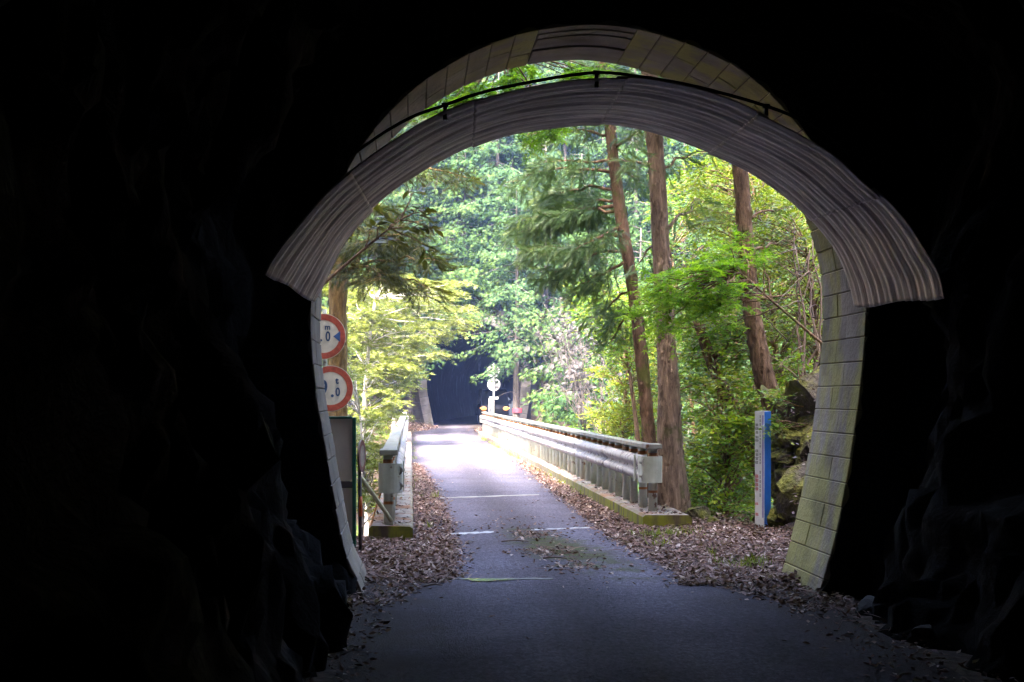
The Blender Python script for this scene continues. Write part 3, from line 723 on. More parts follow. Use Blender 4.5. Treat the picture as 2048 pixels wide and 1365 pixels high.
# ------------------------------------------------------------------ small van waiting in the far tunnel mouth
def make_van(cx, cy, cz):
    g = empty('van', (cx, cy, cz)); tag(g, 'dark small van with orange headlights on inside the far tunnel', 'van')
    W = 0.735
    pf = [(0.0, 0.32), (-0.02, 0.78), (0.06, 0.98), (0.62, 1.72), (0.85, 1.80), (3.1, 1.80), (3.3, 1.70), (3.38, 0.9), (3.36, 0.32)]
    v = [(cx - W, cy + a, cz + b) for a, b in pf] + [(cx + W, cy + a, cz + b) for a, b in pf]; m = len(pf)
    for i, (a, b) in enumerate(pf):
        if b > 1.5:
            for s, o in ((1, 0), (-1, m)): p = v[o + i]; v[o + i] = (p[0] + s * 0.09, p[1], p[2])
    f = [tuple(range(m)), tuple(range(2 * m - 1, m - 1, -1))] + [(i, m + i, m + (i + 1) % m, (i + 1) % m) for i in range(m)]
    o = pyd('body', v, f, M['carpaint'], g); bv = o.modifiers.new('bevel', 'BEVEL'); bv.width = 0.06; bv.segments = 3
    pyd('windscreen', [(cx - 0.64, cy + 0.085, cz + 1.02), (cx + 0.64, cy + 0.085, cz + 1.02), (cx + 0.56, cy + 0.575, cz + 1.68), (cx - 0.56, cy + 0.575, cz + 1.68)], [(0, 1, 2, 3)], M['glass'], g)
    for s in (-1, 1):
        pyd('side_window', [(cx + s * 0.742, cy + 0.45, cz + 1.05), (cx + s * 0.742, cy + 1.5, cz + 1.05), (cx + s * 0.665, cy + 1.5, cz + 1.62), (cx + s * 0.665, cy + 0.75, cz + 1.62)], [(0, 1, 2, 3)], M['glass'], g)
        h = empty('headlight', (cx + s * 0.56, cy - 0.03, cz + 0.82)); h.parent = g; h.matrix_parent_inverse = Matrix.Translation(-Vector(g.location))
        bm = bmesh.new(); bmesh.ops.create_uvsphere(bm, u_segments=14, v_segments=8, radius=1.0)
        me = bpy.data.meshes.new('lens'); bmesh.ops.scale(bm, vec=(0.15, 0.04, 0.10), verts=bm.verts); bm.to_mesh(me); bm.free(); me.materials.append(M['lamp'])
        lo = bpy.data.objects.new('lens', me); C.objects.link(lo); lo.parent = h
        bm = bmesh.new(); bmesh.ops.create_uvsphere(bm, u_segments=10, v_segments=6, radius=0.04); me = bpy.data.meshes.new('indicator'); bm.to_mesh(me); bm.free(); me.materials.append(M['lamp'])
        lo = bpy.data.objects.new('indicator', me); C.objects.link(lo); lo.parent = h; lo.location = (s * 0.16, 0.01, 0.02)
        MB().box((cx + s * 0.80 - 0.07, cy + 0.42, cz + 1.05), (cx + s * 0.80 + 0.07, cy + 0.5, cz + 1.25)).build('mirror', M['carpaint'], g, False, 0.02)
        for yy in (0.55, 2.75):
            v, f = tube([(cx + s * 0.56, cy + yy, cz + 0.27), (cx + s * 0.73, cy + yy, cz + 0.27)], 0.27, 20); w = pyd('wheel', v, f, M['tyre'], g)
            v, f = tube([(cx + s * 0.735, cy + yy, cz + 0.27), (cx + s * 0.742, cy + yy, cz + 0.27)], 0.17, 16); pyd('rim', v, f, M['rim'], w)
    MB().box((cx - 0.70, cy - 0.07, cz + 0.30), (cx + 0.70, cy + 0.05, cz + 0.52)).build('bumper', M['carpaint'], g, False, 0.03)
    MB().box((cx - 0.165, cy - 0.085, cz + 0.36), (cx + 0.165, cy - 0.072, cz + 0.48)).build('number_plate', M['sign_white'], g)
make_van(4.22, 71.6, 0.23)

# ------------------------------------------------------------------ signs
def disc(c, r, y0, y1, n=40):
    v = [(c[0] + r * math.cos(a), y0, c[1] + r * math.sin(a)) for a in np.arange(n) * 2 * math.pi / n]
    v += [(a, y1, b) for a, _, b in v]
    return v, [tuple(range(n)), tuple(range(2 * n - 1, n - 1, -1))] + [(i, n + i, n + (i + 1) % n, (i + 1) % n) for i in range(n)]
def ringface(c, r0, r1, y, n=48):
    v = [(c[0] + r * math.cos(a), y, c[1] + r * math.sin(a)) for r in (r0, r1) for a in np.arange(n) * 2 * math.pi / n]
    return v, [(i, (i + 1) % n, n + (i + 1) % n, n + i) for i in range(n)]
def text(body, loc, size, mat, parent, name='lettering', sx=1.0, bold=0.0):
    cu = bpy.data.curves.new(name, 'FONT'); cu.body = body; cu.size = size; cu.extrude = 0.0008; cu.align_x = 'CENTER'; cu.align_y = 'CENTER'; cu.offset = bold
    tmp = bpy.data.objects.new('tmp', cu); C.objects.link(tmp); bpy.context.view_layer.update()
    me = bpy.data.meshes.new_from_object(tmp.evaluated_get(bpy.context.evaluated_depsgraph_get())); bpy.data.objects.remove(tmp)
    me.materials.clear(); me.materials.append(mat); o = bpy.data.objects.new(name, me); C.objects.link(o)
    o.location = loc; o.rotation_euler = (math.pi / 2, 0, 0); o.scale = (sx, 1, 1); o.parent = parent; o.matrix_parent_inverse = Matrix.Translation(-Vector(parent_world(parent)))
    return o
SY = 18.5
sp0 = P(653, 1060, SY); signs = empty('road_sign', (sp0[0], SY, -0.6)); tag(signs, 'two faded red-rimmed round limit signs on one pole behind the left portal leg', 'road sign')
MB().tube([(sp0[0] - 0.0, SY + 0.05, -0.9), (sp0[0] - 0.03, SY + 0.05, 2.75)], 0.031, 12).build('pole', M['steel'], signs, True)
for (px, py, kind) in ((646, 673, 'm'), (661, 777, 't')):
    c = P(px, py, SY); cc = (c[0], c[2])
    v, f = disc(cc, 0.30, SY - 0.012, SY); pl = pyd('sign_plate', v, f, M['sign_white'], signs)
    v, f = ringface(cc, 0.215, 0.292, SY - 0.0145); pyd('red_rim', v, f, M['sign_red'], pl)
    if kind == 't':
        text('9', (c[0] - 0.095, SY - 0.0155, c[2] - 0.01), 0.30, M['sign_blue'], pl, sx=0.8, bold=0.006); text('.', (c[0] + 0.025, SY - 0.0155, c[2] - 0.03), 0.26, M['sign_blue'], pl, bold=0.004)
        text('0', (c[0] + 0.095, SY - 0.0155, c[2] - 0.05), 0.15, M['sign_blue'], pl, sx=0.8, bold=0.004); text('t', (c[0] + 0.085, SY - 0.0155, c[2] + 0.10), 0.12, M['sign_blue'], pl, bold=0.004)
    else:
        text('2', (c[0] - 0.11, SY - 0.0155, c[2] - 0.01), 0.22, M['sign_blue'], pl, sx=0.8, bold=0.004); text('.', (c[0] - 0.025, SY - 0.0155, c[2]), 0.2, M['sign_blue'], pl, bold=0.004)
        text('0', (c[0] + 0.065, SY - 0.0155, c[2] - 0.005), 0.175, M['sign_blue'], pl, sx=0.75, bold=0.004); text('m', (c[0] + 0.06, SY - 0.0155, c[2] + 0.12), 0.10, M['sign_blue'], pl, bold=0.003)
        for s in (-1, 1):
            pyd('triangle', [(c[0] + s * 0.135, SY - 0.0165, c[2]), (c[0] + s * 0.225, SY - 0.0165, c[2] + 0.072), (c[0] + s * 0.225, SY - 0.0165, c[2] - 0.072)], [(0, 1, 2)] if s < 0 else [(0, 2, 1)], M['sign_bluelight'], pl)
    MB().box((c[0] - 0.2, SY + 0.002, c[2] + 0.1), (c[0] + 0.2, SY + 0.018, c[2] + 0.13)).build('back_strap', M['galv'], pl)

fs = P(988, 830, 66.5); fsg = empty('road_sign', (fs[0], 66.5, 0.2)); tag(fsg, 'grey backs of two round signs on a pole by the far tunnel', 'road sign')
MB().tube([(fs[0] - 0.02, 66.5, 0.1), (fs[0], 66.5, 3.2)], 0.045, 10).build('pole', M['galv'], fsg, True)
for py in (742, 769):
    c = P(988 - (1 if py < 750 else 0), py, 66.5); v, f = disc((c[0], c[2]), 0.305, 66.58, 66.60); pl = pyd('sign_plate', v, f, M['galv_back'], fsg)
    for dz in (0.12, -0.12):
        MB().box((c[0] - 0.2, 66.545, c[2] + dz - 0.02), (c[0] + 0.2, 66.578, c[2] + dz + 0.02)).build('back_strap', M['dkpost'], pl)
c = P(988, 796, 66.5); MB().box((c[0] - 0.21, 66.55, c[2] - 0.065), (c[0] + 0.21, 66.57, c[2] + 0.065)).build('small_plate', M['galv_back'], fsg)
a = P(979, 813, 63.0); fr = empty('pipe_frame', (a[0], 63.0, 0.1)); tag(fr, 'small white pipe frame left of the far sign pole', 'pipe frame')
for dx in (0.0, 0.12): MB().tube([(a[0] + dx, 63.0, 0.1), (a[0] + dx, 63.0, 1.55)], 0.022, 8).build('upright', M['mk_white'], fr, True)
MB().tube([(a[0] - 0.02, 63.0, 1.55), (a[0] + 0.14, 63.0, 1.55)], 0.022, 8).build('crossbar', M['mk_white'], fr, True)

# notice board seen beside the left portal leg
BY = 14.7; a = P(707, 835, BY); nb = empty('notice_board', (a[0] - 0.4, BY, 0.0)); tag(nb, 'grey notice board in a green metal frame beside the left guardrail end', 'notice board')
xr, xl, zt = a[0], a[0] - 0.85, a[2]
MB().box((xl + 0.02, BY, 0.74), (xr - 0.012, BY + 0.03, zt - 0.012)).build('upper_panel', M['board'], nb)
MB().box((xl + 0.02, BY + 0.004, 0.10), (xr - 0.012, BY + 0.03, 0.66)).build('lower_panel', M['board'], nb)
MB().box((xr - 0.012, BY - 0.02, -0.15), (xr + 0.026, BY + 0.05, zt)).build('frame_post', M['green'], nb, False, 0.004)
MB().box((xl - 0.02, BY - 0.02, -0.15), (xl + 0.018, BY + 0.05, zt)).build('frame_post', M['green'], nb, False, 0.004)
MB().box((xl + 0.02, BY - 0.018, zt - 0.014), (xr - 0.014, BY + 0.048, zt + 0.012)).build('frame_rail', M['green'], nb, False, 0.004)
MB().box((xl + 0.02, BY - 0.012, 0.665), (xr - 0.014, BY + 0.042, 0.735)).build('frame_rail', M['dkpost'], nb, False, 0.004)
c = P(684, 1000, BY); MB().box((c[0] - 0.018, BY - 0.008, c[2] - 0.12), (c[0] + 0.018, BY + 0.003, c[2] + 0.1)).build('pale_strip', M['mk_white'], nb)
# slim post with a round plate seen from the side
PYY = 14.35; c = P(721, 912, PYY); ps = empty('side_sign', (c[0], PYY, 0)); tag(ps, 'rusty red-edged round plate seen edge-on on a dark post by the notice board', 'sign')
MB().tube([(c[0], PYY + 0.02, -0.1), (c[0] - 0.012, PYY + 0.02, 1.1)], 0.02, 10).build('post', M['dkpost'], ps, True)
b0 = P(719, 1030, PYY); MB().tube([(c[0] - 0.002, PYY + 0.02, 0.40), (c[0] - 0.003, PYY + 0.02, 0.60)], 0.0215, 10).build('orange_band', M['orange'], ps, True)
v, f = disc((0, 0), 0.165, -0.008, 0.008, 32); R3 = Matrix.Rotation(math.radians(80), 3, 'Z'); w = [tuple(R3 @ Vector(p) + Vector((c[0] + 0.012, PYY - 0.02, c[2]))) for p in v]
M['rust_rim'] = m_plain('rusty_red_rim', (0.16, 0.05, 0.035), 0.7); M['old_plate'] = m_plain('stained_plate', (0.26, 0.21, 0.16), 0.7)
pl = pyd('plate', w, f, M['old_plate'], ps)
v, f = ringface((0, 0), 0.11, 0.165, 0.0); 
for sgn in (-1, 1):
    w = [tuple(R3 @ (Vector(p) + Vector((0, sgn * 0.010, 0))) + Vector((c[0] + 0.012, PYY - 0.02, c[2]))) for p in v]; pyd('red_rim', w, f, M['rust_rim'], pl)
# brace pipe and loose cable at the left guardrail end
a, b = P(722, 955, 15.6), P(783, 1042, 15.75); o = MB().tube(bez(a, (a + b) / 2 + np.array([0, 0, 0.01]), b, 8), 0.024, 10).build('brace_pipe', M['olivepipe'], None, True)
tag(o, 'pale diagonal pipe leaning onto the left guardrail end post', 'pipe')
a, b, c = P(764, 980, 16.2), P(752, 1010, 16.2), P(739, 1062, 15.9); o = MB().tube(bez(a, b, c, 10), 0.010, 8).build('cable', M['rustpipe'], None, True)
tag(o, 'thin orange cable hanging behind the left guardrail end', 'cable')

# blue and white marker post with rows of small lettering
MYY = 16.9; c = P(1519, 1050, MYY); mk = empty('marker_post', (c[0], MYY, 0.0)); tag(mk, 'white and blue square marker post with red lettering before the mossy rocks', 'marker post')
h = 1.385; A = -math.radians(47); Rm = Matrix.Rotation(A, 3, 'Z'); wv = 0.128; wb = 0.138
def mkp(x, y, z): return tuple(Rm @ Vector((x, y, 0)) + Vector((c[0], MYY, z + c[2] - 0.03)))
def mkbox(name, x0, x1, y0, y1, z0, z1, mat, par):
    v = [mkp(x0, y0, z0), mkp(x1, y0, z0), mkp(x1, y1, z0), mkp(x0, y1, z0), mkp(x0, y0, z1), mkp(x1, y0, z1), mkp(x1, y1, z1), mkp(x0, y1, z1)]
    return pyd(name, v, [(0,3,2,1),(4,5,6,7),(0,1,5,4),(1,2,6,5),(2,3,7,6),(3,0,4,7)], mat, par)
core = mkbox('white_post', -wv / 2, wv / 2, 0, wb, -0.2, h, M['mk_white'], mk)
mkbox('blue_face', wv / 2 + 0.001, wv / 2 + 0.004, 0.004, wb, -0.15, h - 0.004, M['mk_blue'], mk)
mkbox('lilac_stripe', wv / 2 - 0.026, wv / 2 - 0.006, -0.003, -0.001, 0.12, h - 0.05, M['mk_lilac'], mk)
def glyphs(z_top, z_bot, xc, w, n, mat, nm):
    mb = MB(); hh = (z_top - z_bot) / n
    for k in range(n):
        zb = z_top - (k + 1) * hh
        for r_ in range(3):
            zz = zb + hh * (0.18 + 0.27 * r_); ww = w * rng.uniform(0.6, 1.0) / 2
            v = [mkp(xc - ww, -0.003, zz), mkp(xc + ww, -0.003, zz), mkp(xc + ww, -0.003, zz + hh * 0.13), mkp(xc - ww, -0.003, zz + hh * 0.13)]; mb.add(v, [(0, 1, 2, 3)])
        for s in (-1, 1):
            xx = xc + s * w * rng.uniform(0.1, 0.4); v = [mkp(xx - w * 0.06, -0.0035, zb + hh * 0.15), mkp(xx + w * 0.06, -0.0035, zb + hh * 0.15), mkp(xx + w * 0.06, -0.0035, zb + hh * 0.85), mkp(xx - w * 0.06, -0.0035, zb + hh * 0.85)]; mb.add(v, [(0, 1, 2, 3)])
    o = mb.build(nm, mat, core); o['kind'] = 'stuff'
def zf(py): return h * (1 - (py - 90) / 1200.0)
for (a, b, n, mat) in ((215, 330, 3, 'mk_dark'), (345, 410, 2, 'mk_dark'), (482, 640, 4, 'mk_dark'), (740, 915, 4, 'mk_red'), (1030, 1062, 1, 'mk_red'), (1135, 1175, 1, 'mk_red')):
    glyphs(zf(a), zf(b), -0.035, 0.048, n, M[mat], 'lettering')
for (a, b, n) in ((130, 250, 3), (290, 470, 5), (520, 640, 4), (700, 980, 6)): glyphs(zf(a), zf(b), 0.012, 0.022, n, M['mk_dark'], 'small_lettering')

# ------------------------------------------------------------------ mossy rocks right of the portal
ro = empty('rock_outcrop', (4.7, 17.2, 0)); tag(ro, 'mossy broken rock outcrop behind the marker post', 'rock')
for k, (px, py, yy, r, sq) in enumerate([(1598, 965, 17.4, 0.42, (0.8, 0.8, 1.2)), (1612, 840, 17.6, 0.45, (0.75, 0.8, 1.1)), (1580, 1040, 16.9, 0.24, (0.9, 0.8, 1.0)), (1632, 800, 17.9, 0.42, (1.0, 0.9, 0.8)),
        (1650, 930, 17.0, 0.5, (0.7, 0.9, 1.3)), (1566, 900, 18.2, 0.34, (0.8, 0.8, 1.2)), (1556, 850, 18.5, 0.30, (1.0, 0.9, 0.9)), (1620, 1090, 16.5, 0.32, (0.8, 0.9, 0.8)), (1690, 860, 17.4, 0.6, (1.0, 0.9, 0.9)), (1590, 900, 17.2, 0.32, (1.1, 0.8, 0.7)), (1562, 960, 17.3, 0.30, (0.9, 0.8, 1.2)), (1600, 1010, 16.7, 0.32, (1.0, 0.8, 0.9)), (1560, 1045, 17.0, 0.22, (1.2, 0.8, 0.7)), (1640, 1000, 16.5, 0.4, (0.8, 0.8, 1.2)),
        (1575, 980, 17.9, 0.30, (0.8, 0.8, 1.0)), (1625, 900, 16.9, 0.28, (0.7, 0.8, 1.3)), (1600, 1075, 16.3, 0.17, (1.0, 0.9, 0.8))]):
    boulder('boulder', P(px, py, yy), r, k + 20, M['mossrock'], ro, 4, sq, 0.75)
for k, (px, py, yy, r, lb) in enumerate([(1392, 1030, 18.6, 0.16, 'brown stone between the cedar foot and the kerb end'), (1425, 1048, 17.8, 0.10, 'small stone in leaf litter left of the marker post')]):
    b = boulder('stone', P(px, py, yy), r, 40 + k, M['mossrock'], None, 3); tag(b, lb, 'stone')

# ------------------------------------------------------------------ vegetation tools
def leaf_mesh(name, pos, dr, nm, size, tV, tF, tint):
    """one mesh of many leaves: template tV (k,3: along, across, up), tF (m,kk)"""
    pos, dr, nm = (np.asarray(a, float) for a in (pos, dr, nm)); n = len(pos)
    dr = dr / (np.linalg.norm(dr, axis=1, keepdims=True) + 1e-9)
    sd = np.cross(nm, dr); sd /= np.linalg.norm(sd, axis=1, keepdims=True) + 1e-9; up = np.cross(dr, sd)
    tV = np.asarray(tV, float); tF = np.asarray(tF, int); k = len(tV)
    v = pos[:, None, :] + np.asarray(size, float)[:, None, None] * (tV[None, :, 0:1] * dr[:, None] + tV[None, :, 1:2] * sd[:, None] + tV[None, :, 2:3] * up[:, None])
    f = (tF[None] + (np.arange(n) * k)[:, None, None]).reshape(-1, tF.shape[1])
    return big_mesh(name, v.reshape(-1, 3), f, np.repeat(tint, len(tF)))

T_LEAF = ([(0, 0, 0), (0.3, 0.2, 0.05), (0.3, -0.2, 0.05), (0.68, 0.17, 0.03), (0.68, -0.17, 0.03), (1, 0, -0.06), (0.34, 0, 0), (0.68, 0, -0.02)],
          [(0, 6, 1), (0, 2, 6), (1, 6, 7), (1, 7, 3), (6, 2, 4), (6, 4, 7), (3, 7, 5), (7, 4, 5)])
T_LEAF4 = ([(0, 0, 0), (0.45, 0.21, 0.06), (0.45, -0.21, 0.06), (1, 0, -0.04), (0.45, 0, 0)], [(0, 4, 1), (0, 2, 4), (1, 4, 3), (4, 2, 3)])
def star(angs, lens, w=0.11):
    v = [(0.0, 0, 0)]; f = []
    for a, l in zip(angs, lens):
        r = math.radians(a); c, s = math.cos(r), math.sin(r); b = len(v)
        v += [(0.42 * l * c - w * s, 0.42 * l * s + w * c, 0.02), (l * c, l * s, -0.10 * l), (0.42 * l * c + w * s, 0.42 * l * s - w * c, 0.02)]
        f += [(0, b + 2, b + 1), (0, b + 1, b)]
    return v, f
T_MAPLE = star([-115, -62, 0, 62, 115], [0.5, 0.85, 1.0, 0.85, 0.5], 0.12)
T_FAN = star([-62, -38, -18, 0, 18, 38, 62], [0.5, 0.78, 0.93, 1.0, 0.93, 0.78, 0.5], 0.055)
def t_brush(n, seed, w=0.018, spread=0.5):
    r = np.random.default_rng(seed); v, f = [], []
    for i in range(n):
        x0 = r.uniform(0, 0.75); a = r.uniform(0, 2 * math.pi); s = r.uniform(0.5, 1) * spread; L = r.uniform(0.28, 0.45)
        d = np.array([1.0, s * math.cos(a), s * math.sin(a)]); d /= np.linalg.norm(d); e = np.cross(d, [0.3, 0.5, 0.8]); e = e / np.linalg.norm(e) * w
        p0 = np.array([x0, 0, 0]); b = len(v); v += [tuple(p0 + e), tuple(p0 - e), tuple(p0 + d * L)]; f.append((b, b + 1, b + 2))
    return v, f
T_BRUSH = t_brush(34, 3, 0.0095, 0.55); T_BRUSH_WIDE = t_brush(14, 5, 0.03, 0.8)
T_GRASS = ([(0, 0.04, 0), (0, -0.04, 0), (0.6, 0.03, 0.12), (0.6, -0.03, 0.12), (1, 0, 0.4)], [(0, 1, 3), (0, 3, 2), (2, 3, 4)])

def unit(v): return v / (np.linalg.norm(v, axis=-1, keepdims=True) + 1e-9)

def twig_leaves(r, cents, outs, ntw, tl, nlf, spread=0.7, flat=0.35, droop=0.15, both=True):
    """twigs fan out of each clump centre, leaves alternate along them"""
    Pp, D, N, T, TW = [], [], [], [], []
    for c, o in zip(cents, outs):
        for _ in range(ntw):
            d = unit(o + r.normal(0, spread, 3) * np.array([1, 1, flat])); L = tl * r.uniform(0.55, 1.15)
            st = c + r.normal(0, tl * 0.22, 3) * np.array([1, 1, flat + 0.2]); pts = []
            for k in range(nlf):
                u = (k + 0.6) / nlf; p = st + d * L * u + np.array([0, 0, -droop * L * u * u]); pts.append(p)
                sdv = unit(np.cross(d, [0, 0, 1.0])) * (1 if k % 2 else -1)
                ld = unit(d * r.uniform(0.3, 0.9) + sdv * r.uniform(0.5, 1.0) + np.array([0, 0, r.normal(-0.12, 0.2)]))
                if k == nlf - 1: ld = d
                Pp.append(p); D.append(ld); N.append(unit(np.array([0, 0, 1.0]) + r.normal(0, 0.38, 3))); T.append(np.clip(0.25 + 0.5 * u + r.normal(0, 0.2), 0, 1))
            TW.append((st, st + d * L * 0.5 + np.array([0, 0, -droop * L * 0.25]), pts[-1]))
    return np.array(Pp), np.array(D), np.array(N), np.array(T), TW

def thin_sticks(mb, TW, r0=0.006, every=1):
    for k, (a, b, c) in enumerate(TW):
        if k % every: continue
        mb.tube([a, b, c], [r0, r0 * 0.7, r0 * 0.3], 3, False)

def limb(mb, a, b, r0, r1, sag=0.1, n=7, seed=0, m=6):
    rr = np.random.default_rng(seed + 900); a, b = np.asarray(a, float), np.asarray(b, float); L = np.linalg.norm(b - a)
    pts = bez(a, (a + b) / 2 + np.array([0, 0, sag * L]) + rr.normal(0, 0.05 * L, 3), b, n); pts[1:-1] += rr.normal(0, 0.018 * L, (n - 2, 3))
    mb.tube(pts, np.linspace(r0, r1, n), m); return pts

def broad_tree(name, base, top, rbase, rtop, cents, leaf, bark, label, cat, group, size, ntw, tl, nlf, seed, tpl=T_LEAF4, lsd=0.25, tw_every=3, tr=None, flat=0.35, spread=0.7, droop=0.15):
    r = np.random.default_rng(seed); base = np.asarray(base, float); top = np.asarray(top, float); cents = np.asarray(cents, float)
    g = empty(name, tuple(base)); tag(g, label, cat, group)
    mb = MB(); n = 12; tpts = tr if tr is not None else bez(base, (base + top) / 2 + r.normal(0, 0.05 * np.linalg.norm(top - base), 3), top, n)
    tpts = np.asarray(tpts); mb.tube(tpts, np.linspace(rbase, rtop, len(tpts)), 9)
    outs = []
    for i, c in enumerate(cents):
        k = np.argmin(np.linalg.norm(tpts - (c - np.array([0, 0, 0.4])), axis=1)); k = min(k, len(tpts) - 1)
        if np.linalg.norm(c - tpts[k]) > 0.15: limb(mb, tpts[k], c, max(0.012, rtop * 0.55), 0.006, 0.06, 6, seed + i, 5)
        o = c - tpts[k]; o[2] *= 0.4; outs.append(unit(o) * 0.6)
    Pp, D, N, T, TW = twig_leaves(r, cents, outs, ntw, tl, nlf, spread, flat, droop)
    thin_sticks(mb, TW, 0.005, tw_every); mb.build('trunk', bark, g, True)
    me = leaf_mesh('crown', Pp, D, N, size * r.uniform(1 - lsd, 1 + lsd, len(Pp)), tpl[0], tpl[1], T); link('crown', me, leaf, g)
    return g

def ell_cents(r, c, rad, n, shell=0.55):
    d = unit(r.normal(0, 1, (n, 3))); k = shell + (1 - shell) * r.random(n) ** 0.6; k[: n // 4] *= 0.5
    return np.asarray(c) + d * k[:, None] * np.asarray(rad)

def conifer(seed, H, R, cb, leafm, bark, dens=1.0, spray=0.20, dead=True, root=-1.5):
    """prototype at the origin: straight trunk, tiers of drooping boughs carrying flat fans"""
    r = np.random.default_rng(seed); g = empty('cypress_tree')
    mb = MB(); zz = np.linspace(root, H, 9); mb.tube(np.stack([0.05 * np.sin(zz * 0.5), 0.05 * np.cos(zz * 0.4), zz], 1), np.linspace(0.017 * H, 0.02, 9), 9)
    Pp, D, N, T, S = [], [], [], [], []
    nb = int(H * 8.5 * dens)
    for k in range(nb):
        u = (k + r.random()) / nb; z = cb + (H - cb) * u + r.normal(0, 0.25); az = k * 2.399 + r.normal(0, 0.8); L = R * (0.25 + 0.95 * (1 - u) ** 0.75) * r.uniform(0.5, 1.25)
        if u < 0.12: L *= 0.8
        d = np.array([math.cos(az), math.sin(az), 0]); up = 0.25 - 0.35 * (1 - u) + r.normal(0, 0.16); st = np.array([0, 0, z])
        bp = [st + d * L * t + np.array([0, 0, L * (up * t - 0.34 * t * t + 0.12 * t ** 4)]) for t in np.linspace(0, 1, 6)]
        mb.tube(bp, np.linspace(0.022, 0.005, 6), 4, False); bp = np.array(bp); s = np.array([-d[1], d[0], 0])
        ns = max(6, int(L / 0.042 * dens))
        for j in range(ns):
            t = 0.18 + 0.82 * (j + r.random()) / ns; i = min(4, int(t * 5)); p = bp[i] + (bp[i + 1] - bp[i]) * (t * 5 - i)
            w = (1.05 - 0.65 * t) * L * 0.42
            for side in (-1, 1):
                q = p + s * side * w * r.uniform(0.0, 1.0) + d * r.uniform(0, 0.2) + r.normal(0, 0.06, 3) + np.array([0, 0, -abs(r.normal(0, 0.22))]); dq = unit(d * r.uniform(0.2, 0.8) + s * side * r.uniform(0.2, 1.0) + np.array([0, 0, r.normal(-0.5, 0.3)]))
                Pp.append(q); D.append(dq); N.append(unit(np.array([0, 0, 0.5]) + d * 0.6 + r.normal(0, 0.55, 3)))
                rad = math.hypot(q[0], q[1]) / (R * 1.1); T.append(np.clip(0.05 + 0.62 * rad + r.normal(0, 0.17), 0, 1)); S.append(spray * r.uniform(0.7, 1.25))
    if dead:
        for k in range(10):
            az = r.uniform(0, 6.28); z = r.uniform(0.15, 1.0) * cb; L = r.uniform(0.4, 1.3)
            mb.tube(bez((0, 0, z), (0.5 * L * math.cos(az), 0.5 * L * math.sin(az), z + 0.1), (L * math.cos(az), L * math.sin(az), z - 0.15 + r.normal(0, 0.2)), 4), [0.016, 0.012, 0.008, 0.004], 4, False)
    mb.build('trunk', bark, g, True)
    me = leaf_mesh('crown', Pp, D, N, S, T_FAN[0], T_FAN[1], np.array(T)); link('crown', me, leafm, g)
    return g

# ------------------------------------------------------------------ conifers on the far slope, in the gully and above the tunnel mouths
protos = [conifer(1, 10.5, 2.5, 1.3, M['conifer'], M['bark_grey'], 1.0), conifer(2, 12.0, 2.7, 1.6, M['conifer_blue'], M['bark_grey'], 1.0),
          conifer(3, 9.0, 2.4, 0.7, M['conifer'], M['bark_grey'], 1.05), conifer(4, 13.0, 2.1, 3.4, M['conifer_blue'], M['bark_grey'], 0.95), conifer(5, 7.0, 2.2, 0.3, M['conifer'], M['bark_grey'], 1.1, 0.20, True, -0.35)]
used = set()
def place_conifer(k, x, y, z=None, rz=None, sc=1.0, label=None, group=None):
    z = gz(x, y) - 0.1 if z is None else z; rz = rng.uniform(0, 6.28) if rz is None else rz
    if k not in used: used.add(k); o = protos[k]; o.location = (x, y, z); o.rotation_euler = (0, 0, rz); o.scale = (sc, sc, sc)
    else: o = copy_thing(protos[k], (x, y, z), rz, sc)
    o['label'] = label; o['category'] = 'tree'
    if group: o['group'] = group
    elif 'group' in o: del o['group']
    return o
FH = dict(label='pale green cypress in the dense stand on the far hillside', group='cypresses on the far hillside')
rr = np.random.default_rng(50)
for y in np.arange(69.6, 88, 2.3):
    for x in np.arange(-9 - (y - 69) * 0.1, 17 + (y - 69) * 0.3, 2.3):
        xx, yy = x + rr.uniform(-0.9, 0.9), y + rr.uniform(-0.9, 0.9)
        k = int(rr.choice([0, 1, 2, 3, 4], p=[.3, .22, .24, .08, .16]))
        place_conifer(k, xx, yy, None, None, rr.uniform(0.8, 1.15), **FH)
for (x, y, sc) in [(-3.0, 68.6, 0.7), (-1.4, 68.6, 0.65), (-0.2, 68.5, 0.6), (0.9, 68.45, 0.62), (1.7, 68.4, 0.58), (2.6, 68.4, 0.62), (3.5, 68.4, 0.58), (4.4, 68.45, 0.62), (5.4, 68.5, 0.6), (6.4, 68.6, 0.65), (7.8, 68.7, 0.7)]:
    place_conifer(4, x, y, 5.25, None, sc, **FH)
GR = dict(label='pale green cypress filling the gully right of the bridge', group='cypresses in the gully right of the bridge')
for (x, y, k, sc) in [(7.6, 60.5, 0, 1.0), (9.3, 58.0, 2, 1.1), (6.6, 56.0, 4, 1.15), (11.5, 60, 1, 1.0), (8.8, 53.5, 0, 1.0), (11.0, 55.0, 2, 1.1), (6.4, 51.0, 4, 1.1), (13.5, 57, 0, 1.1), (13.0, 51.5, 1, 1.1), (9.5, 49.0, 2, 1.1), (16.5, 60, 1, 1.1), (15.5, 54, 0, 1.2), (11.5, 46, 0, 1.1), (14.5, 47, 1, 1.15), (18.5, 55, 0, 1.2), (18, 49, 1, 1.2), (16.0, 43.0, 1, 1.2), (13.0, 40.0, 0, 1.2), (7.2, 46.5, 4, 1.2)]:
    place_conifer(k, x, y, None, None, sc, **GR)
GL = dict(label='cypress in the gully left of the bridge behind the yellow maples', group='cypresses in the gully left of the bridge')
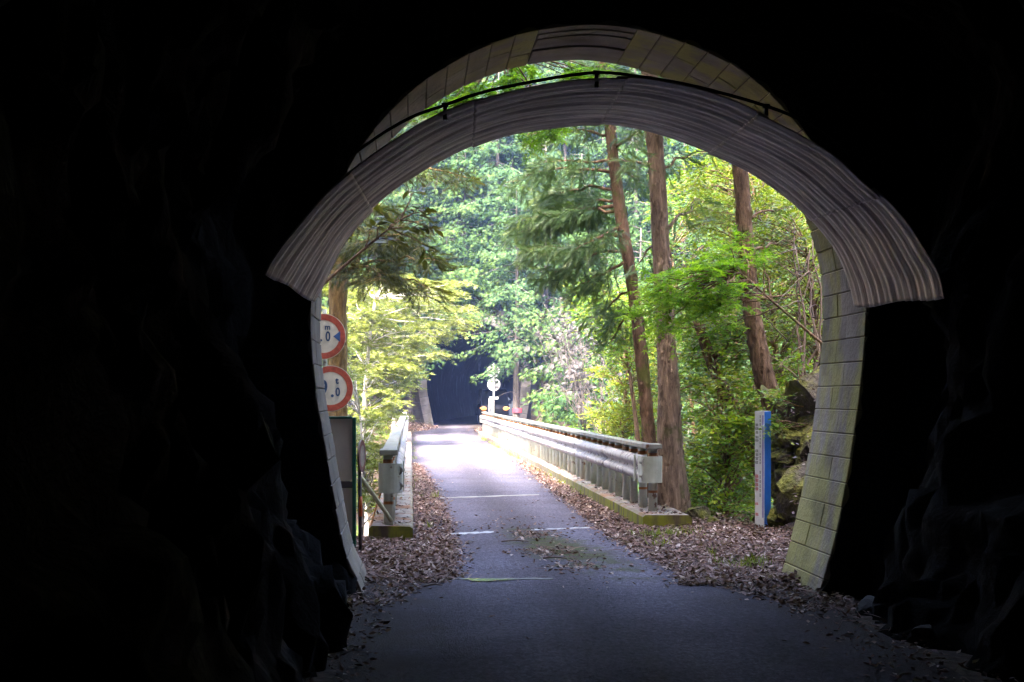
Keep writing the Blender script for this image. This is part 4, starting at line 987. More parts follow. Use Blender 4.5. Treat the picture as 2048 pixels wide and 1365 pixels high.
for (x, y, k, sc) in [(-4.6, 60, 0, 1.0), (-6.8, 57, 1, 1.1), (-4.4, 55.0, 2, 1.1), (-8.5, 61, 0, 1.1), (-6.5, 52, 0, 1.1), (-9.5, 53, 1, 1.1), (-8.0, 47, 2, 1.2), (-11.5, 58, 0, 1.2), (-11, 48, 1, 1.2)]:
    place_conifer(k, x, y, None, None, sc, **GL)
place_conifer(3, -1.6, 64.4, None, 0.4, 0.98, 'cypress left of the far tunnel with boughs hanging over its mouth')
place_conifer(3, -0.05, 66.6, 0.2, 2.4, 0.86, 'slim cypress right against the left side of the far tunnel mouth')
place_conifer(0, -3.9, 65.4, None, 1.4, 1.0, 'cypress second from the far tunnel on its left side')
place_conifer(3, 6.3, 66.4, 0.2, 3.3, 1.02, 'cypress with bare lower trunk just right of the far tunnel')
place_conifer(2, 0.6, 69.5, 6.0, 0.6, 1.0, 'cypress above the left shoulder of the far tunnel mouth'); place_conifer(4, 2.6, 69.2, 5.9, 2.0, 1.15, 'low cypress right above the crown of the far tunnel mouth')
place_conifer(0, 4.9, 69.4, 6.0, 2.0, 0.95, 'cypress above the right shoulder of the far tunnel mouth')
# the trunk wrapped with red tape in front of the far tunnel's right jamb
place_conifer(3, 4.87, 65.6, 0.1, 1.1, 0.9, 'cypress trunk with red tape before the right jamb of the far tunnel')
tv_, tf_ = tube([(4.9, 65.6, 0.90), (4.9, 65.6, 1.10)], 0.22, 16); o = pyd('red_tape', tv_, tf_, M['redtape']); tag(o, 'red tape tied round the trunk beside the far tunnel', 'tape')
place_conifer(3, 7.7, 64.2, None, 4.1, 0.85, 'thin bare-stemmed cypress right of the taped trunk')

# shade trees on the spur left of the tunnel mouth (their crowns shade the near half of the bridge)
LS = dict(label='tall cypress on the spur left of the near tunnel mouth', group='cypresses on the spur by the near tunnel')
for (x, y, k, sc) in [(-6.0, 14.5, 1, 1.35), (-6.2, 17.5, 3, 1.3), (-6.5, 20.0, 1, 1.4), (-8.5, 16.5, 1, 1.3), (-4.6, 12.6, 1, 1.25), (-8.6, 20.5, 0, 1.3)]:
    place_conifer(k, x, y, None, None, sc, **LS)
HT = dict(label='tall cypress on the hill over the near tunnel mouth', group='cypresses on the hill over the near tunnel')
rh = np.random.default_rng(12)
for y in (10.2, 7.6, 5.2):
    for x in (-6.4, -4.2, -2.1, -0.2, 1.7, 3.6):
        place_conifer(int(rh.choice([0, 1, 1, 3])), x + rh.uniform(-0.5, 0.5), y + rh.uniform(-0.4, 0.4), None, None, rh.uniform(0.95, 1.15), **HT)

# ------------------------------------------------------------------ near cedars on the right
def px_path(pts, Y): return np.array([P(a, b, Y) for a, b in pts])
def cedar(name, path, radii, bark, label, boughs, leafm, seed, fs=0.32, per=34):
    """boughs: list of (start index point, end point, drop) ; foliage hangs as needle brushes"""
    r = np.random.default_rng(seed); g = empty(name, tuple(path[0])); tag(g, label, 'tree')
    pts = catmull(path, 40); rad = np.interp(np.linspace(0, 1, 40), np.linspace(0, 1, len(radii)), radii)
    V, Fq = tube(pts, rad, 20); nz = 0.10 * fbm(V * np.array([14, 14, 1.6]), seed, 1.0, 3)
    ax = np.repeat(pts, 20, axis=0); V = ax + (V - ax) * (1 + nz[:, None])
    mb = MB(); mb.add(V, Fq); Pp, D, N, T, S = [], [], [], [], []
    for _ in range(900):          # loose bark plates lifting off the trunk
        k = r.integers(0, 30); u = r.random(); c_ = pts[k] * (1 - u) + pts[k + 1] * u; a_ = r.uniform(0, 6.28); o_ = np.array([math.cos(a_), math.sin(a_), 0]); s_ = np.array([-o_[1], o_[0], 0])
        R_ = rad[k] * 1.03; w_ = r.uniform(0.008, 0.022); h_ = r.uniform(0.03, 0.11); up_ = unit(pts[k + 1] - pts[k]) * (1 if r.random() < 0.6 else -1)
        b_ = c_ + o_ * R_; mb.add([b_ - s_ * w_, b_ + s_ * w_, b_ + s_ * w_ * 0.7 + up_ * h_ + o_ * r.uniform(0.004, 0.02), b_ - s_ * w_ * 0.7 + up_ * h_ + o_ * r.uniform(0.004, 0.02)], [(0, 1, 2, 3)])
    for bi, (a, b, dens) in enumerate(boughs):
        a, b = np.asarray(a, float), np.asarray(b, float); L = np.linalg.norm(b - a)
        bp = limb(mb, a, b, 0.020 + 0.006 * L, 0.005, 0.08, 9, seed + bi, 6)
        for j in range(int(per * L * dens)):
            t = 0.25 + 0.75 * r.random(); i = min(7, int(t * 8)); p = bp[i] + (bp[i + 1] - bp[i]) * (t * 8 - i)
            d = unit(b - a); s = unit(np.cross(d, [0, 0, 1.0])); sl = (0.15 + 0.45 * (1 - t * 0.6)) * min(L, 1.6) * 0.55 * r.random(); side = r.choice([-1, 1])
            q = p + s * side * sl + np.array([0, 0, -0.3 * sl]); e = unit(d * 0.5 + s * side * 0.8 + np.array([0, 0, r.normal(-0.5, 0.3)]))
            if j % 3 == 0: mb.tube([p, (p + q) / 2 + np.array([0, 0, 0.02]), q], [0.005, 0.004, 0.002], 3, False)
            for m in range(3):
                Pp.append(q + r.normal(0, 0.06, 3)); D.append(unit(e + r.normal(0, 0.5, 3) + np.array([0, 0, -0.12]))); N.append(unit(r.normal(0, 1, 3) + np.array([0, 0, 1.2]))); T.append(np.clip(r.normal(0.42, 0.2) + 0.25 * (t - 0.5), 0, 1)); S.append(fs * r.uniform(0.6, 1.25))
    mb.build('trunk', bark, g, True)
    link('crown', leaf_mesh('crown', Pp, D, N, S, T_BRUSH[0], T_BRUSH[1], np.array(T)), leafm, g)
    return g
YA, YB, YC, YD = 19.0, 21.5, 18.4, 22.0
pa = px_path([(1348, 1075), (1345, 1020), (1342, 960), (1338, 800), (1328, 600), (1320, 450), (1310, 300), (1299, 140), (1285, -150), (1265, -600)], YA)
def up_boughs(path, z0, z1, n, L, seed, dens=1.0):
    r = np.random.default_rng(seed); out = []; zs = path[:, 2]
    for k in range(n):
        z = z0 + (z1 - z0) * (k + r.random()) / n; x = np.interp(z, zs, path[:, 0]); y = path[0, 1]; az = k * 2.4 + r.normal(0, 0.3); l = L * r.uniform(0.6, 1.1)
        out.append(((x, y, z), (x + l * math.cos(az), y + l * math.sin(az), z - 0.12 * l + r.normal(0, 0.1)), dens))
    return out
cedar('cedar_tree', pa, [0.27, 0.165, 0.124, 0.114, 0.110, 0.105, 0.102, 0.096, 0.088, 0.05], M['bark_a'], 'thickest reddish cedar trunk beside the right guardrail end',
      [(P(1305, 330, YA), P(1235, 320, YA - 0.4), 0.5), (P(1312, 350, YA), P(1420, 300, YA + 0.3), 0.45), (P(1322, 480, YA), P(1270, 540, YA + 0.2), 0.25), (P(1325, 470, YA), P(1400, 400, YA + 0.8), 0.3), (P(1334, 640, YA), P(1420, 600, YA + 0.5), 0.12), (P(1334, 660, YA), P(1400, 655, YA - 0.3), 0.05)]
      + up_boughs(pa, 5.6, 10.4, 22, 1.9, 3, 0.8), M['cedar'], 61)
pb = px_path([(1312, 1100), (1302, 920), (1290, 780), (1276, 650), (1257, 520), (1240, 420), (1222, 270), (1205, 100), (1185, -150), (1165, -400)], YB)
bb = [(P(1218, 270, YB), P(1050, 270, YB + 0.6), 0.55), (P(1226, 320, YB), P(1080, 325, YB + 0.3), 0.9), (P(1228, 345, YB), P(1010, 365, YB + 0.8), 0.8), (P(1236, 400, YB), P(1120, 430, YB + 1.0), 1.6), (P(1240, 420, YB), P(1040, 440, YB + 0.7), 1.7),
      (P(1246, 470, YB), P(1050, 500, YB + 0.4), 1.7), (P(1250, 500, YB), P(1090, 555, YB + 0.9), 1.5), (P(1256, 520, YB), P(1130, 590, YB + 0.2), 1.2), (P(1232, 380, YB), P(1100, 390, YB + 1.6), 1.5), (P(1245, 450, YB), P(1150, 500, YB - 0.6), 1.2), (P(1238, 410, YB), P(1030, 470, YB + 1.4), 1.5),
      (P(1222, 300, YB), P(1285, 260, YB - 0.5), 0.8), (P(1230, 340, YB), P(1290, 370, YB + 0.6), 0.6), (P(1212, 180, YB), P(1090, 190, YB + 0.4), 0.9), (P(1210, 150, YB), P(1290, 160, YB), 0.8), (P(1262, 580, YB), P(1190, 640, YB + 0.8), 0.8), (P(1268, 610, YB), P(1215, 690, YB + 0.9), 0.6)]
cedar('cedar_tree', pb, [0.13, 0.098, 0.094, 0.09, 0.086, 0.08, 0.072, 0.065, 0.05, 0.03], M['bark_b'], 'slim leaning reddish trunk left of the thickest cedar with drooping needle boughs', bb + up_boughs(pb, 5.9, 9.5, 16, 1.6, 9, 0.8), M['cedar'], 77, 0.27, 50)
pc = px_path([(1560, 850), (1548, 810), (1536, 780), (1516, 690), (1501, 600), (1489, 450), (1480, 340), (1470, 200), (1455, 0), (1440, -250)], YC)
cedar('cedar_tree', pc, [0.15, 0.125, 0.108, 0.10, 0.096, 0.092, 0.088, 0.084, 0.075, 0.05], M['bark_c'], 'dark trunk rooted on the mossy rocks above the marker post',
      [(P(1492, 440, YC), P(1580, 415, YC + 0.4), 0.1), (P(1496, 500, YC), P(1590, 480, YC + 0.6), 0.1), (P(1502, 560, YC), P(1430, 640, YC - 0.2), 0.0), (P(1500, 600, YC), P(1610, 590, YC + 0.1), 0.0)] + up_boughs(pc, 5.6, 8.5, 12, 1.5, 21, 0.7), M['cedar'], 83)

# left trunk behind the round signs with dark needle boughs reaching over the road edge
YE = 24.0
pe = px_path([(674, 1250), (675, 1000), (676, 835), (676, 650), (677, 500), (678, 380), (680, 200), (684, -100), (690, -500)], YE)
be = [(P(690, 548, YE), P(870, 520, YE - 2.0), 0.75), (P(690, 545, YE), P(850, 440, YE - 2.6), 0.7), (P(692, 570, YE), P(860, 580, YE - 2.2), 0.65), (P(690, 510, YE), P(800, 470, YE - 3.0), 1.1), (P(690, 480, YE), P(770, 400, YE - 2.0), 1.1), (P(690, 530, YE), P(760, 560, YE - 2.5), 1.0), (P(690, 450, YE), P(850, 500, YE - 1.0), 0.9)]
cedar('fir_tree', pe, [0.20, 0.17, 0.162, 0.158, 0.152, 0.148, 0.14, 0.11, 0.06], M['bark_e'], 'straight olive-brown trunk behind the round limit signs', be + up_boughs(pe, 5.4, 9.6, 18, 2.2, 33, 0.9), M['needle_dark'], 91, 0.28, 34)
r = np.random.default_rng(5)
lv = broad_tree('oak_sapling', P(690, 500, 17.5) + np.array([-0.9, 0, -1.0]), P(800, 440, 17.5), 0.03, 0.010, [P(a, b, 17.5) for a, b in ((825, 385), (815, 420), (840, 425), (845, 450), (815, 455), (800, 480), (770, 470), (740, 465), (850, 490), (760, 440))], M['olive_leaf'], M['bark_c'],
      'sapling with large dark leaves hanging at the left of the opening', 'tree', None, 0.16, 2, 0.2, 6, 12, T_LEAF, 0.25, 1)

# ------------------------------------------------------------------ yellow maples left of the bridge
def layered(r, boxes, Y, n, dY):
    out = []
    for k in range(n):
        x0, y0, x1, y1 = boxes[k % len(boxes)]; out.append(P(r.uniform(x0, x1), r.uniform(y0, y1), Y + r.uniform(-dY, dY)))
    return out
r = np.random.default_rng(15); YM = 47.0
mc = layered(r, [(690, 575, 900, 660), (700, 620, 860, 700), (650, 600, 760, 690), (700, 700, 830, 770), (660, 760, 800, 830), (700, 545, 850, 600), (720, 720, 800, 830)], YM, 120, 2.2)
broad_tree('maple_tree', P(735, 1100, YM), P(750, 600, YM), 0.13, 0.04, mc, M['maple_yellow'], M['bark_pale'], 'bright yellow-green maple left of the bridge middle', 'tree', None, 0.115, 16, 0.62, 8, 41, T_MAPLE, 0.3, 4, None, 0.18, 0.8, 0.25)
r = np.random.default_rng(16); YM2 = 59.5
mc = layered(r, [(780, 560, 930, 640), (820, 610, 935, 690), (740, 640, 880, 720), (700, 560, 850, 640), (740, 700, 830, 760)], YM2, 90, 2.0)
broad_tree('maple_tree', P(765, 1000, YM2), P(815, 600, YM2), 0.13, 0.04, mc, M['maple_yellow'], M['bark_pale'], 'yellow-green maple reaching over the road before the far tunnel', 'tree', None, 0.13, 15, 0.7, 8, 43, T_MAPLE, 0.3, 4, None, 0.18, 0.8, 0.25)
r = np.random.default_rng(17)
mc = layered(r, [(690, 830, 770, 900), (710, 880, 760, 940), (650, 700, 720, 800), (715, 960, 765, 1050)], 27.0, 46, 2.0)
broad_tree('maple_tree', P(700, 1250, 27), P(720, 830, 27), 0.06, 0.02, mc, M['maple_yellow'], M['bark_pale'], 'low yellow-green maple in the gully behind the notice board', 'tree', None, 0.085, 12, 0.42, 7, 44, T_MAPLE, 0.3, 3, None, 0.2, 0.8, 0.2)
r = np.random.default_rng(18)
mc = layered(r, [(600, 480, 668, 640), (610, 560, 660, 720), (620, 400, 700, 500)], 33.0, 46, 1.5)
broad_tree('maple_tree', P(560, 1100, 33), P(640, 450, 33), 0.12, 0.03, mc, M['maple_yellow'], M['bark_pale'], 'tall yellow-green maple partly hidden behind the olive-brown trunk', 'tree', None, 0.10, 14, 0.55, 8, 45, T_MAPLE, 0.3, 4, None, 0.2, 0.8, 0.2)

# ------------------------------------------------------------------ fresh green maple sprays on the right and over the opening
r = np.random.default_rng(19)
mc = layered(r, [(1330, 530, 1470, 575), (1310, 555, 1420, 600), (1380, 505, 1490, 545), (1290, 580, 1380, 610), (1400, 570, 1480, 610)], 17.4, 36, 0.6)
mc += layered(r, [(1420, 480, 1540, 560), (1290, 590, 1350, 640), (1440, 600, 1540, 680), (1330, 600, 1440, 660)], 17.8, 16, 0.6)
broad_tree('maple_tree', P(1660, 700, 17.9), P(1480, 545, 17.5), 0.02, 0.010, mc, M['maple_green'], M['bark_c'], 'fresh green maple spray spread across the thickest cedar trunk', 'tree', None, 0.072, 8, 0.36, 8, 51, T_MAPLE, 0.3, 4, None, 0.3, 0.8, 0.25)
r = np.random.default_rng(20)
mc = layered(r, [(985, 125, 1080, 190), (890, 180, 960, 215), (1060, 250, 1110, 275), (1090, 120, 1200, 150), (930, 165, 1010, 200), (830, 190, 900, 230)], 15.8, 30, 0.5)
broad_tree('maple_tree', P(700, -300, 15.5), P(1010, 100, 15.8), 0.035, 0.01, mc, M['maple_green'], M['bark_c'], 'fresh green maple sprig showing above the corrugated canopy', 'tree', None, 0.078, 6, 0.26, 7, 52, T_MAPLE, 0.3, 2, None, 0.2, 0.8, 0.2)

# ------------------------------------------------------------------ broadleaf trees and shrubs right of the bridge
def bl(boxes, Y, dY, n, base, top, leafm, label, size, seed, ntw=10, tl=0.42, nlf=7, cat='tree', name='broadleaf_tree', rb=0.07, bark=None, tpl=T_LEAF4, group=None):
    r = np.random.default_rng(seed); cs = layered(r, boxes, Y, n, dY)
    return broad_tree(name, P(*base, Y), P(*top, Y), rb, 0.02, cs, leafm, bark or M['bark_c'], label, cat, group, size, ntw, tl, nlf, seed + 300, tpl, 0.3, 3, None, 0.5, 0.8, 0.25)
bl([(1390, 330, 1480, 470), (1430, 380, 1620, 520), (1480, 330, 1560, 430), (1520, 420, 1650, 600)], 23.0, 1.6, 110, (1560, 900), (1500, 350), M['broad_yellow'], 'yellow-green broadleaf tree behind the dark trunk, upper right', 0.085, 71)
bl([(1400, 500, 1520, 700), (1500, 520, 1660, 720), (1540, 620, 1660, 760), (1380, 600, 1480, 720)], 22.0, 1.5, 120, (1600, 900), (1500, 520), M['broad'], 'green broadleaf tree above the mossy rocks', 0.08, 72)
bl([(1350, 720, 1530, 880), (1350, 860, 1520, 1000), (1380, 640, 1480, 760), (1365, 960, 1510, 1040)], 22.5, 1.5, 110, (1470, 1150), (1440, 720), M['broad'], 'glossy green shrub filling the gap behind the marker post', 0.105, 73, cat='shrub', name='shrub')
bl([(1360, 850, 1500, 1010), (1400, 760, 1520, 860)], 20.3, 0.8, 30, (1440, 1090), (1440, 850), M['broad_yellow'], 'yellow-green shrub right of the thickest cedar foot', 0.105, 74, cat='shrub', name='shrub')
bl([(1200, 730, 1300, 860), (1190, 800, 1260, 870), (1230, 640, 1330, 760), (1260, 760, 1330, 900)], 29.0, 1.6, 100, (1270, 1200), (1260, 680), M['broad_yellow'], 'sunlit yellow-green tree behind the leaning slim trunk', 0.10, 75)
bl([(1170, 560, 1260, 660), (1210, 640, 1300, 740), (1190, 590, 1240, 620)], 27.0, 1.5, 60, (1290, 1150), (1230, 600), M['broad'], 'green broadleaf tree with hanging yellow tips under the cedar boughs', 0.10, 76)
bl([(1220, 600, 1320, 700), (1330, 560, 1420, 700), (1320, 380, 1440, 520)], 30.0, 2.0, 80, (1400, 1150), (1340, 500), M['broad_dark'], 'dark blue-green broadleaf tree behind the two cedar trunks', 0.11, 77)
bl([(1330, 300, 1480, 420), (1420, 300, 1600, 420), (1300, 100, 1500, 260), (1450, 200, 1640, 340)], 27.0, 2.0, 120, (1480, 1000), (1440, 250), M['broad'], 'tall green broadleaf tree behind the right cedars', 0.10, 78)
bl([(1340, 640, 1460, 860), (1400, 850, 1560, 1020), (1480, 640, 1640, 820), (1380, 420, 1560, 640), (1560, 420, 1680, 640)], 27.5, 2.0, 190, (1500, 1200), (1480, 500), M['broad_dark'], 'dark green tree closing the view behind the marker post', 0.105, 79)
bl([(1500, 300, 1700, 620), (1560, 600, 1720, 800)], 30.0, 2.0, 90, (1650, 1000), (1600, 350), M['broad_dark'], 'dark tree farthest right behind the portal leg', 0.12, 80)
bl([(1350, 880, 1520, 1030), (1340, 940, 1500, 1040), (1420, 840, 1540, 960), (1480, 760, 1560, 880)], 19.9, 0.7, 44, (1450, 1110), (1450, 900), M['broad'], 'fresh green low shrub between the thickest cedar and the marker post', 0.105, 81, cat='shrub', name='shrub')
bl([(1560, 440, 1660, 560), (1540, 540, 1660, 680), (1560, 640, 1660, 760), (1500, 420, 1580, 520)], 19.8, 0.7, 70, (1650, 900), (1610, 480), M['broad_yellow'], 'yellow-green leafy tree just left of the right portal leg', 0.07, 82)
bl([(1540, 770, 1640, 830), (1590, 700, 1660, 780), (1545, 830, 1580, 870)], 17.2, 0.35, 16, (1650, 860), (1600, 770), M['broad'], 'small leafy sprigs growing over the top of the mossy rocks', 0.065, 85, 8, 0.25, 6, 'shrub', 'shrub', 0.015)
# leaning trunk half hidden in the leaves
mb = MB(); lp = catmull(px_path([(1395, 640), (1418, 710), (1440, 765), (1468, 825), (1500, 895), (1530, 960)], 21.0), 24); mb.tube(lp, np.linspace(0.075, 0.125, 24), 12)
for k, (a, b) in enumerate((((1440, 765), (1330, 790)), ((1455, 800), (1400, 840)), ((1425, 725), (1500, 660)))): limb(mb, P(*a, 21.0), P(*b, 20.6), 0.02, 0.006, 0.1, 7, 60 + k)
lt = empty('leaning_tree', tuple(P(1530, 960, 21.0))); tag(lt, 'bare leaning trunk half hidden in leaves left of the marker post', 'tree'); mb.build('trunk', M['bark_c'], lt, True)
# tangle of dead twigs by the portal leg
mb = MB(); r = np.random.default_rng(8)
for k in range(14): a = P(r.uniform(1570, 1650), r.uniform(480, 760), 18.5); b = a + np.array([r.uniform(-0.7, 0.2), r.uniform(-0.3, 0.3), r.uniform(-0.7, 0.5)]); limb(mb, a, b, 0.010, 0.004, 0.05, 6, k + 300, 5)
for k in range(5): a = P(r.uniform(1590, 1655), 800, 18.5); limb(mb, a, P(r.uniform(1580, 1640), r.uniform(430, 560), 18.6), 0.022, 0.008, 0.0, 8, k + 400, 6)
dt = empty('dead_shrub', tuple(P(1620, 800, 18.5))); tag(dt, 'bare grey twigs against leaves left of the right portal leg', 'shrub'); mb.build('stems', M['twig'], dt, True)
# silvery dry shrubs among the gully cypresses
for (px, py, Y, n, lb, sd) in ((1130, 645, 50.0, 26, 'pale silvery dry branches hanging among the gully cypresses', 1), (1170, 690, 46.0, 14, 'lower tuft of silvery dry branches beside the gully cypresses', 2)):
    r = np.random.default_rng(90 + sd); g = empty('dry_shrub', tuple(P(px + 30, py + 120, Y))); tag(g, lb, 'shrub'); mb = MB(); base = P(px + 40, py + 160, Y); base[2] -= 1.0
    Pp, D = [], []
    for k in range(n):
        e = P(px + r.normal(0, 34), py + r.normal(0, 22), Y + r.normal(0, 0.6)); pts = limb(mb, base, e, 0.02, 0.006, 0.1, 8, k + 500 + sd * 50, 4)
        for j in range(16): p = pts[r.integers(3, 8)]; Pp.append(p + r.normal(0, 0.28, 3)); D.append(unit(np.array([-0.5, -0.3, -0.25]) + r.normal(0, 0.5, 3)))
    mb.build('stems', M['bark_grey'], g, True); n_ = len(Pp)
    link('crown', leaf_mesh('crown', Pp, D, unit(r.normal(0, 1, (n_, 3)) + np.array([0, 0, 1.0])), r.uniform(0.12, 0.3, n_), T_FAN[0], T_FAN[1], r.random(n_)), M['silver'], g)

# ------------------------------------------------------------------ fallen leaves, grass
r = np.random.default_rng(99); L = []
def scatter(n, yr, xa, xb, pile=0.05, edge=0.12):
    for _ in range(n):
        y = r.uniform(*yr); a = np.interp(y, *xa); b = np.interp(y, *xb); x = a + (b - a) * r.random() + r.normal(0, edge)
        u = min(1, max(0, (x - a) / (b - a + 1e-6))); L.append((x, y, 0.012 + pile * r.random() ** 1.5 * min(1, abs(b - a))))
def scat_edge(n, yr, xa, xb, inner, pile=0.05):   # thicker towards the outer side
    for _ in range(n):
        y = r.uniform(*yr); a = np.interp(y, *xa); b = np.interp(y, *xb); u = r.random() ** 0.8; x = b + (a - b) * u + math.copysign(r.exponential(0.05), a - b) * (u > 0.6)
        h = pile * (1 - abs(u)) * r.random(); L.append((x, y, 0.012 + max(0, h)))
# left verge
scat_edge(9500, (15.6, 34), ([15.6, 18, 24, 30, 34], [0.42, 0.46, 0.40, 0.22, 0.10]), ([15, 34], [0.03, 0.03]), 0, 0.03)
scat_edge(10500, (12.2, 15.9), ([12.2, 13, 15.9], [0.25, 0.40, 0.45]), ([12.2, 15.9], [-0.9, -0.9]), 0, 0.07)
scat_edge(900, (10.8, 12.4), ([10.8, 12.4], [-0.25, 0.20]), ([10.8, 12.4], [-0.75, -0.8]), 0, 0.06)
scat_edge(420, (7.6, 11.2), ([7.6, 11.2], [-0.35, -0.15]), ([7.6, 11.2], [-0.85, -0.8]), 0, 0.03)
scat_edge(420, (7.6, 11.2), ([7.6, 11.2], [2.7, 2.9]), ([7.6, 11.2], [3.4, 3.5]), 0, 0.03)
# right verge
scat_edge(11500, (17.2, 36), ([17.2, 20, 24, 30, 36], [2.30, 2.40, 2.46, 2.62, 2.76]), ([17, 36], [2.80, 2.80]), 0, 0.02)
scat_edge(20000, (12.0, 17.6), ([12.0, 13, 15, 17.6], [2.35, 2.45, 2.32, 2.34]), ([12.0, 13, 17.6], [3.3, 4.5, 4.5]), 0, 0.09)
scat_edge(1400, (10.6, 12.2), ([10.6, 12.2], [3.0, 2.6]), ([10.6, 12.2], [3.7, 3.4]), 0, 0.06)
scat_edge(1300, (16.0, 19.0), ([16, 19], [3.4, 3.5]), ([16, 19], [4.6, 4.6]), 0, 0.1)
# far left heap by the tunnel and kerb tops
scat_edge(2600, (59.5, 67.4), ([59.5, 67.4], [0.6, 1.3]), ([59.5, 67.4], [-1.8, -0.6]), 0, 0.5)
scat_edge(700, (59.5, 62), ([59.5, 62], [2.7, 3.0]), ([59.5, 62], [3.6, 3.9]), 0, 0.3)
for _ in range(650): L.append((r.uniform(2.86, 3.36), 17.4 + 16 * r.random() ** 1.6, 0.175 + 0.012 * r.random()))
for _ in range(260): L.append((r.uniform(-0.42, -0.03), 15.9 + 12 * r.random() ** 1.6, 0.175 + 0.012 * r.random()))
for _ in range(110): L.append((r.normal(1.6, 0.3), r.uniform(11.5, 19), 0.010))
for _ in range(60): L.append((r.uniform(0.2, 2.6), r.uniform(9.0, 30), 0.010))
for (px, py, nn, sx_, sy_) in ((1090, 1106, 230, 0.16, 0.10), (1070, 1071, 150, 0.15, 0.08), (1150, 1135, 130, 0.14, 0.10), (1020, 1060, 60, 0.2, 0.3), (1100, 1090, 140, 0.35, 0.7)):
    Y0 = FP * 1.6 / (py - 795); p0 = P(px, py, Y0)
    for _ in range(nn): L.append((p0[0] + r.normal(0, sx_), Y0 + r.normal(0, sy_ * 2.5), 0.010 + 0.01 * r.random()))
L = np.array(L); far = L[:, 1] > 59
L[far, 2] += 0.2
hb = ground_h(L[:, 0], L[:, 1]); onside = (L[:, 0] > 3.4) | ((L[:, 0] < -0.5) & (L[:, 1] > 13)) 
L[onside & ~far, 2] = np.maximum(L[onside & ~far, 2], hb[onside & ~far] + 0.02)
L = L[~((L[:, 1] > 15.75) & (L[:, 1] < 59) & (((L[:, 0] < 0.02) & (L[:, 2] < 0.14)) | ((L[:, 0] > 2.82) & (L[:, 0] < 3.42) & (L[:, 2] < 0.14) & (L[:, 1] > 17.3))))]
n = len(L); far = L[:, 1] > 59; az = r.uniform(0, 6.28, n)
D = np.stack([np.cos(az), np.sin(az), r.normal(0, 0.35, n)], 1); N = unit(np.array([0, 0, 1.0]) + r.normal(0, 0.4, (n, 3)))
T_DRY = ([(0, 0, 0.05), (0.4, 0.24, 0.12), (0.4, -0.24, 0.10), (1, 0, 0.12), (0.45, 0, -0.02)], [(0, 4, 1), (0, 2, 4), (1, 4, 3), (4, 2, 3)])
fl = link('fallen_leaves', leaf_mesh('fallen_leaves', L, D, N, (0.022 + 0.055 * r.random(n) ** 1.6) * np.where(far, 1.8, 1.0), T_DRY[0], T_DRY[1], np.clip(r.normal(0.40, 0.33, n), 0, 1)), M['litter']); tag(fl, 'dry brown leaves lying along both edges of the road', 'fallen leaves', None, 'stuff')
sel = r.choice(len(L), 5200, replace=False); TP = L[sel] + np.array([0, 0, 0.012]); az = r.uniform(0, 6.28, len(TP))
T_STICK = ([(0, 0.02, 0), (0, -0.02, 0), (0.5, 0.02, 0.03), (0.5, -0.02, 0.03), (1, 0, 0.0), (0.25, 0, 0.045), (0.5, 0, 0.06)], [(0, 1, 5), (1, 3, 5), (3, 6, 5), (5, 6, 2), (0, 5, 2), (2, 6, 4), (6, 3, 4)])
ft = link('fallen_twigs', leaf_mesh('fallen_twigs', TP, np.stack([np.cos(az), np.sin(az), r.normal(0, 0.12, len(TP))], 1), unit(np.array([0, 0, 1.0]) + r.normal(0, 0.2, (len(TP), 3))), 0.05 + 0.16 * r.random(len(TP)) ** 2, T_STICK[0], T_STICK[1], r.random(len(TP)) * 0.6), M['litter']); tag(ft, 'thin dry twigs and needles mixed into the leaf litter', 'fallen twigs', None, 'stuff')
G = []
def tuft(x, y, z, n, s): 
    for _ in range(n): G.append((x + r.normal(0, s), y + r.normal(0, s * 1.6), z, r.uniform(0.04, 0.13)))
for (px, py, nn, s) in ((1300, 1068, 60, 0.09), (1330, 1066, 80, 0.10), (1370, 1064, 50, 0.09), (1500, 1128, 70, 0.06), (1515, 1122, 60, 0.05), (1460, 1125, 30, 0.07), (1425, 1105, 14, 0.03), (870, 990, 20, 0.05), (855, 1050, 12, 0.02), (1320, 1085, 30, 0.06)):
    Y = FP * 1.55 / (py - 795); p = P(px, py, Y); tuft(p[0], Y, 0.02, nn, s)
for _ in range(46): tuft(2.76 + r.normal(0, 0.03), 23 + 32 * r.random(), 0.01, 12, 0.06)
for _ in range(14): tuft(0.07 + r.normal(0, 0.03), 22 + 30 * r.random(), 0.01, 8, 0.05)
G = np.array(G); n = len(G); D = unit(np.stack([r.normal(0, 0.4, n), r.normal(0, 0.4, n), np.full(n, 0.9)], 1))
gr = link('grass', leaf_mesh('grass', G[:, :3], D, unit(r.normal(0, 1, (n, 3))), G[:, 3], T_GRASS[0], T_GRASS[1], r.random(n)), M['grass']); tag(gr, 'bright green grass tufts at the road edges', 'grass', None, 'stuff')
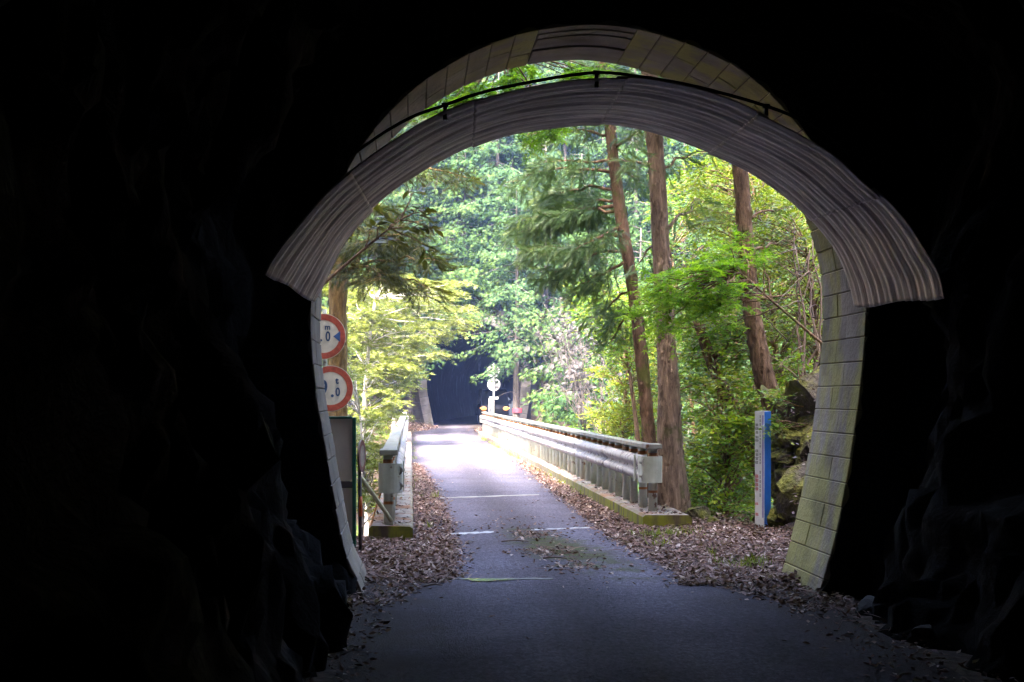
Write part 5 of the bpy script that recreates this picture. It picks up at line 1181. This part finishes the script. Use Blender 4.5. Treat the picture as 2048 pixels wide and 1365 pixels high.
# ferny undergrowth on the forest floor beyond the verges
U = []
for _ in range(5200):
    x, y = r.uniform(-9, 16), r.uniform(17.5, 66)
    if -0.9 < x < 3.7 and y < 62: continue
    if -0.4 < x < 6.0 and y > 58: continue
    U.append((x, y))
for _ in range(2600):
    U.append((r.uniform(5.2, 10), r.uniform(18.5, 30)))
U = np.array(U); n = len(U); az = r.uniform(0, 6.28, n)
Pz = np.stack([U[:, 0], U[:, 1], ground_h(U[:, 0], U[:, 1]) + 0.05], 1)
us = link('undergrowth', leaf_mesh('undergrowth', Pz, np.stack([np.cos(az), np.sin(az), r.uniform(0.3, 1.0, n)], 1), unit(np.array([0, 0, 1.0]) + r.normal(0, 0.4, (n, 3))), r.uniform(0.25, 0.65, n), T_FAN[0], T_FAN[1], np.clip(r.normal(0.45, 0.2, n), 0, 1)), M['broad']); tag(us, 'low green ferns covering the gully slopes', 'undergrowth', None, 'stuff')
# fallen twigs on the road
for k, (px, py, L_, az, lb) in enumerate(((1030, 1083, 0.3, 0.1, 'thin twig on the road left of the moss patch'), (1110, 1117, 0.24, -0.1, 'short twig on the mossy middle of the road'), (865, 1172, 0.2, 0.6, 'small twig in the leaves at the left road edge'))):
    Y = FP * 1.58 / (py - 795); p = P(px, py, Y); p[2] = 0.022; d_ = np.array([math.cos(az), math.sin(az), 0]) * L_
    o = MB().tube([p - d_ / 2, p + np.array([0, 0.02, 0.012]), p + d_ / 2], [0.008, 0.008, 0.005], 6).build('twig', M['twig'], None, True); tag(o, lb, 'twig')

# ------------------------------------------------------------------ haze
t = NT('haze_air'); t.n.remove(t.geo); t.n.remove(t.tc); pv_ = t.n.new('ShaderNodeVolumePrincipled'); pv_.inputs['Color'].default_value = (0.33, 0.47, 1.0, 1); pv_.inputs['Density'].default_value = 0.00055; pv_.inputs['Anisotropy'].default_value = 0.2
t.l.new(pv_.outputs[0], t.out.inputs['Volume'])
hz = MB().box((-170, -170, -30), (170, 270, 95)).build('haze', t.m); tag(hz, 'thin pale haze filling the valley', 'haze', None, 'stuff')
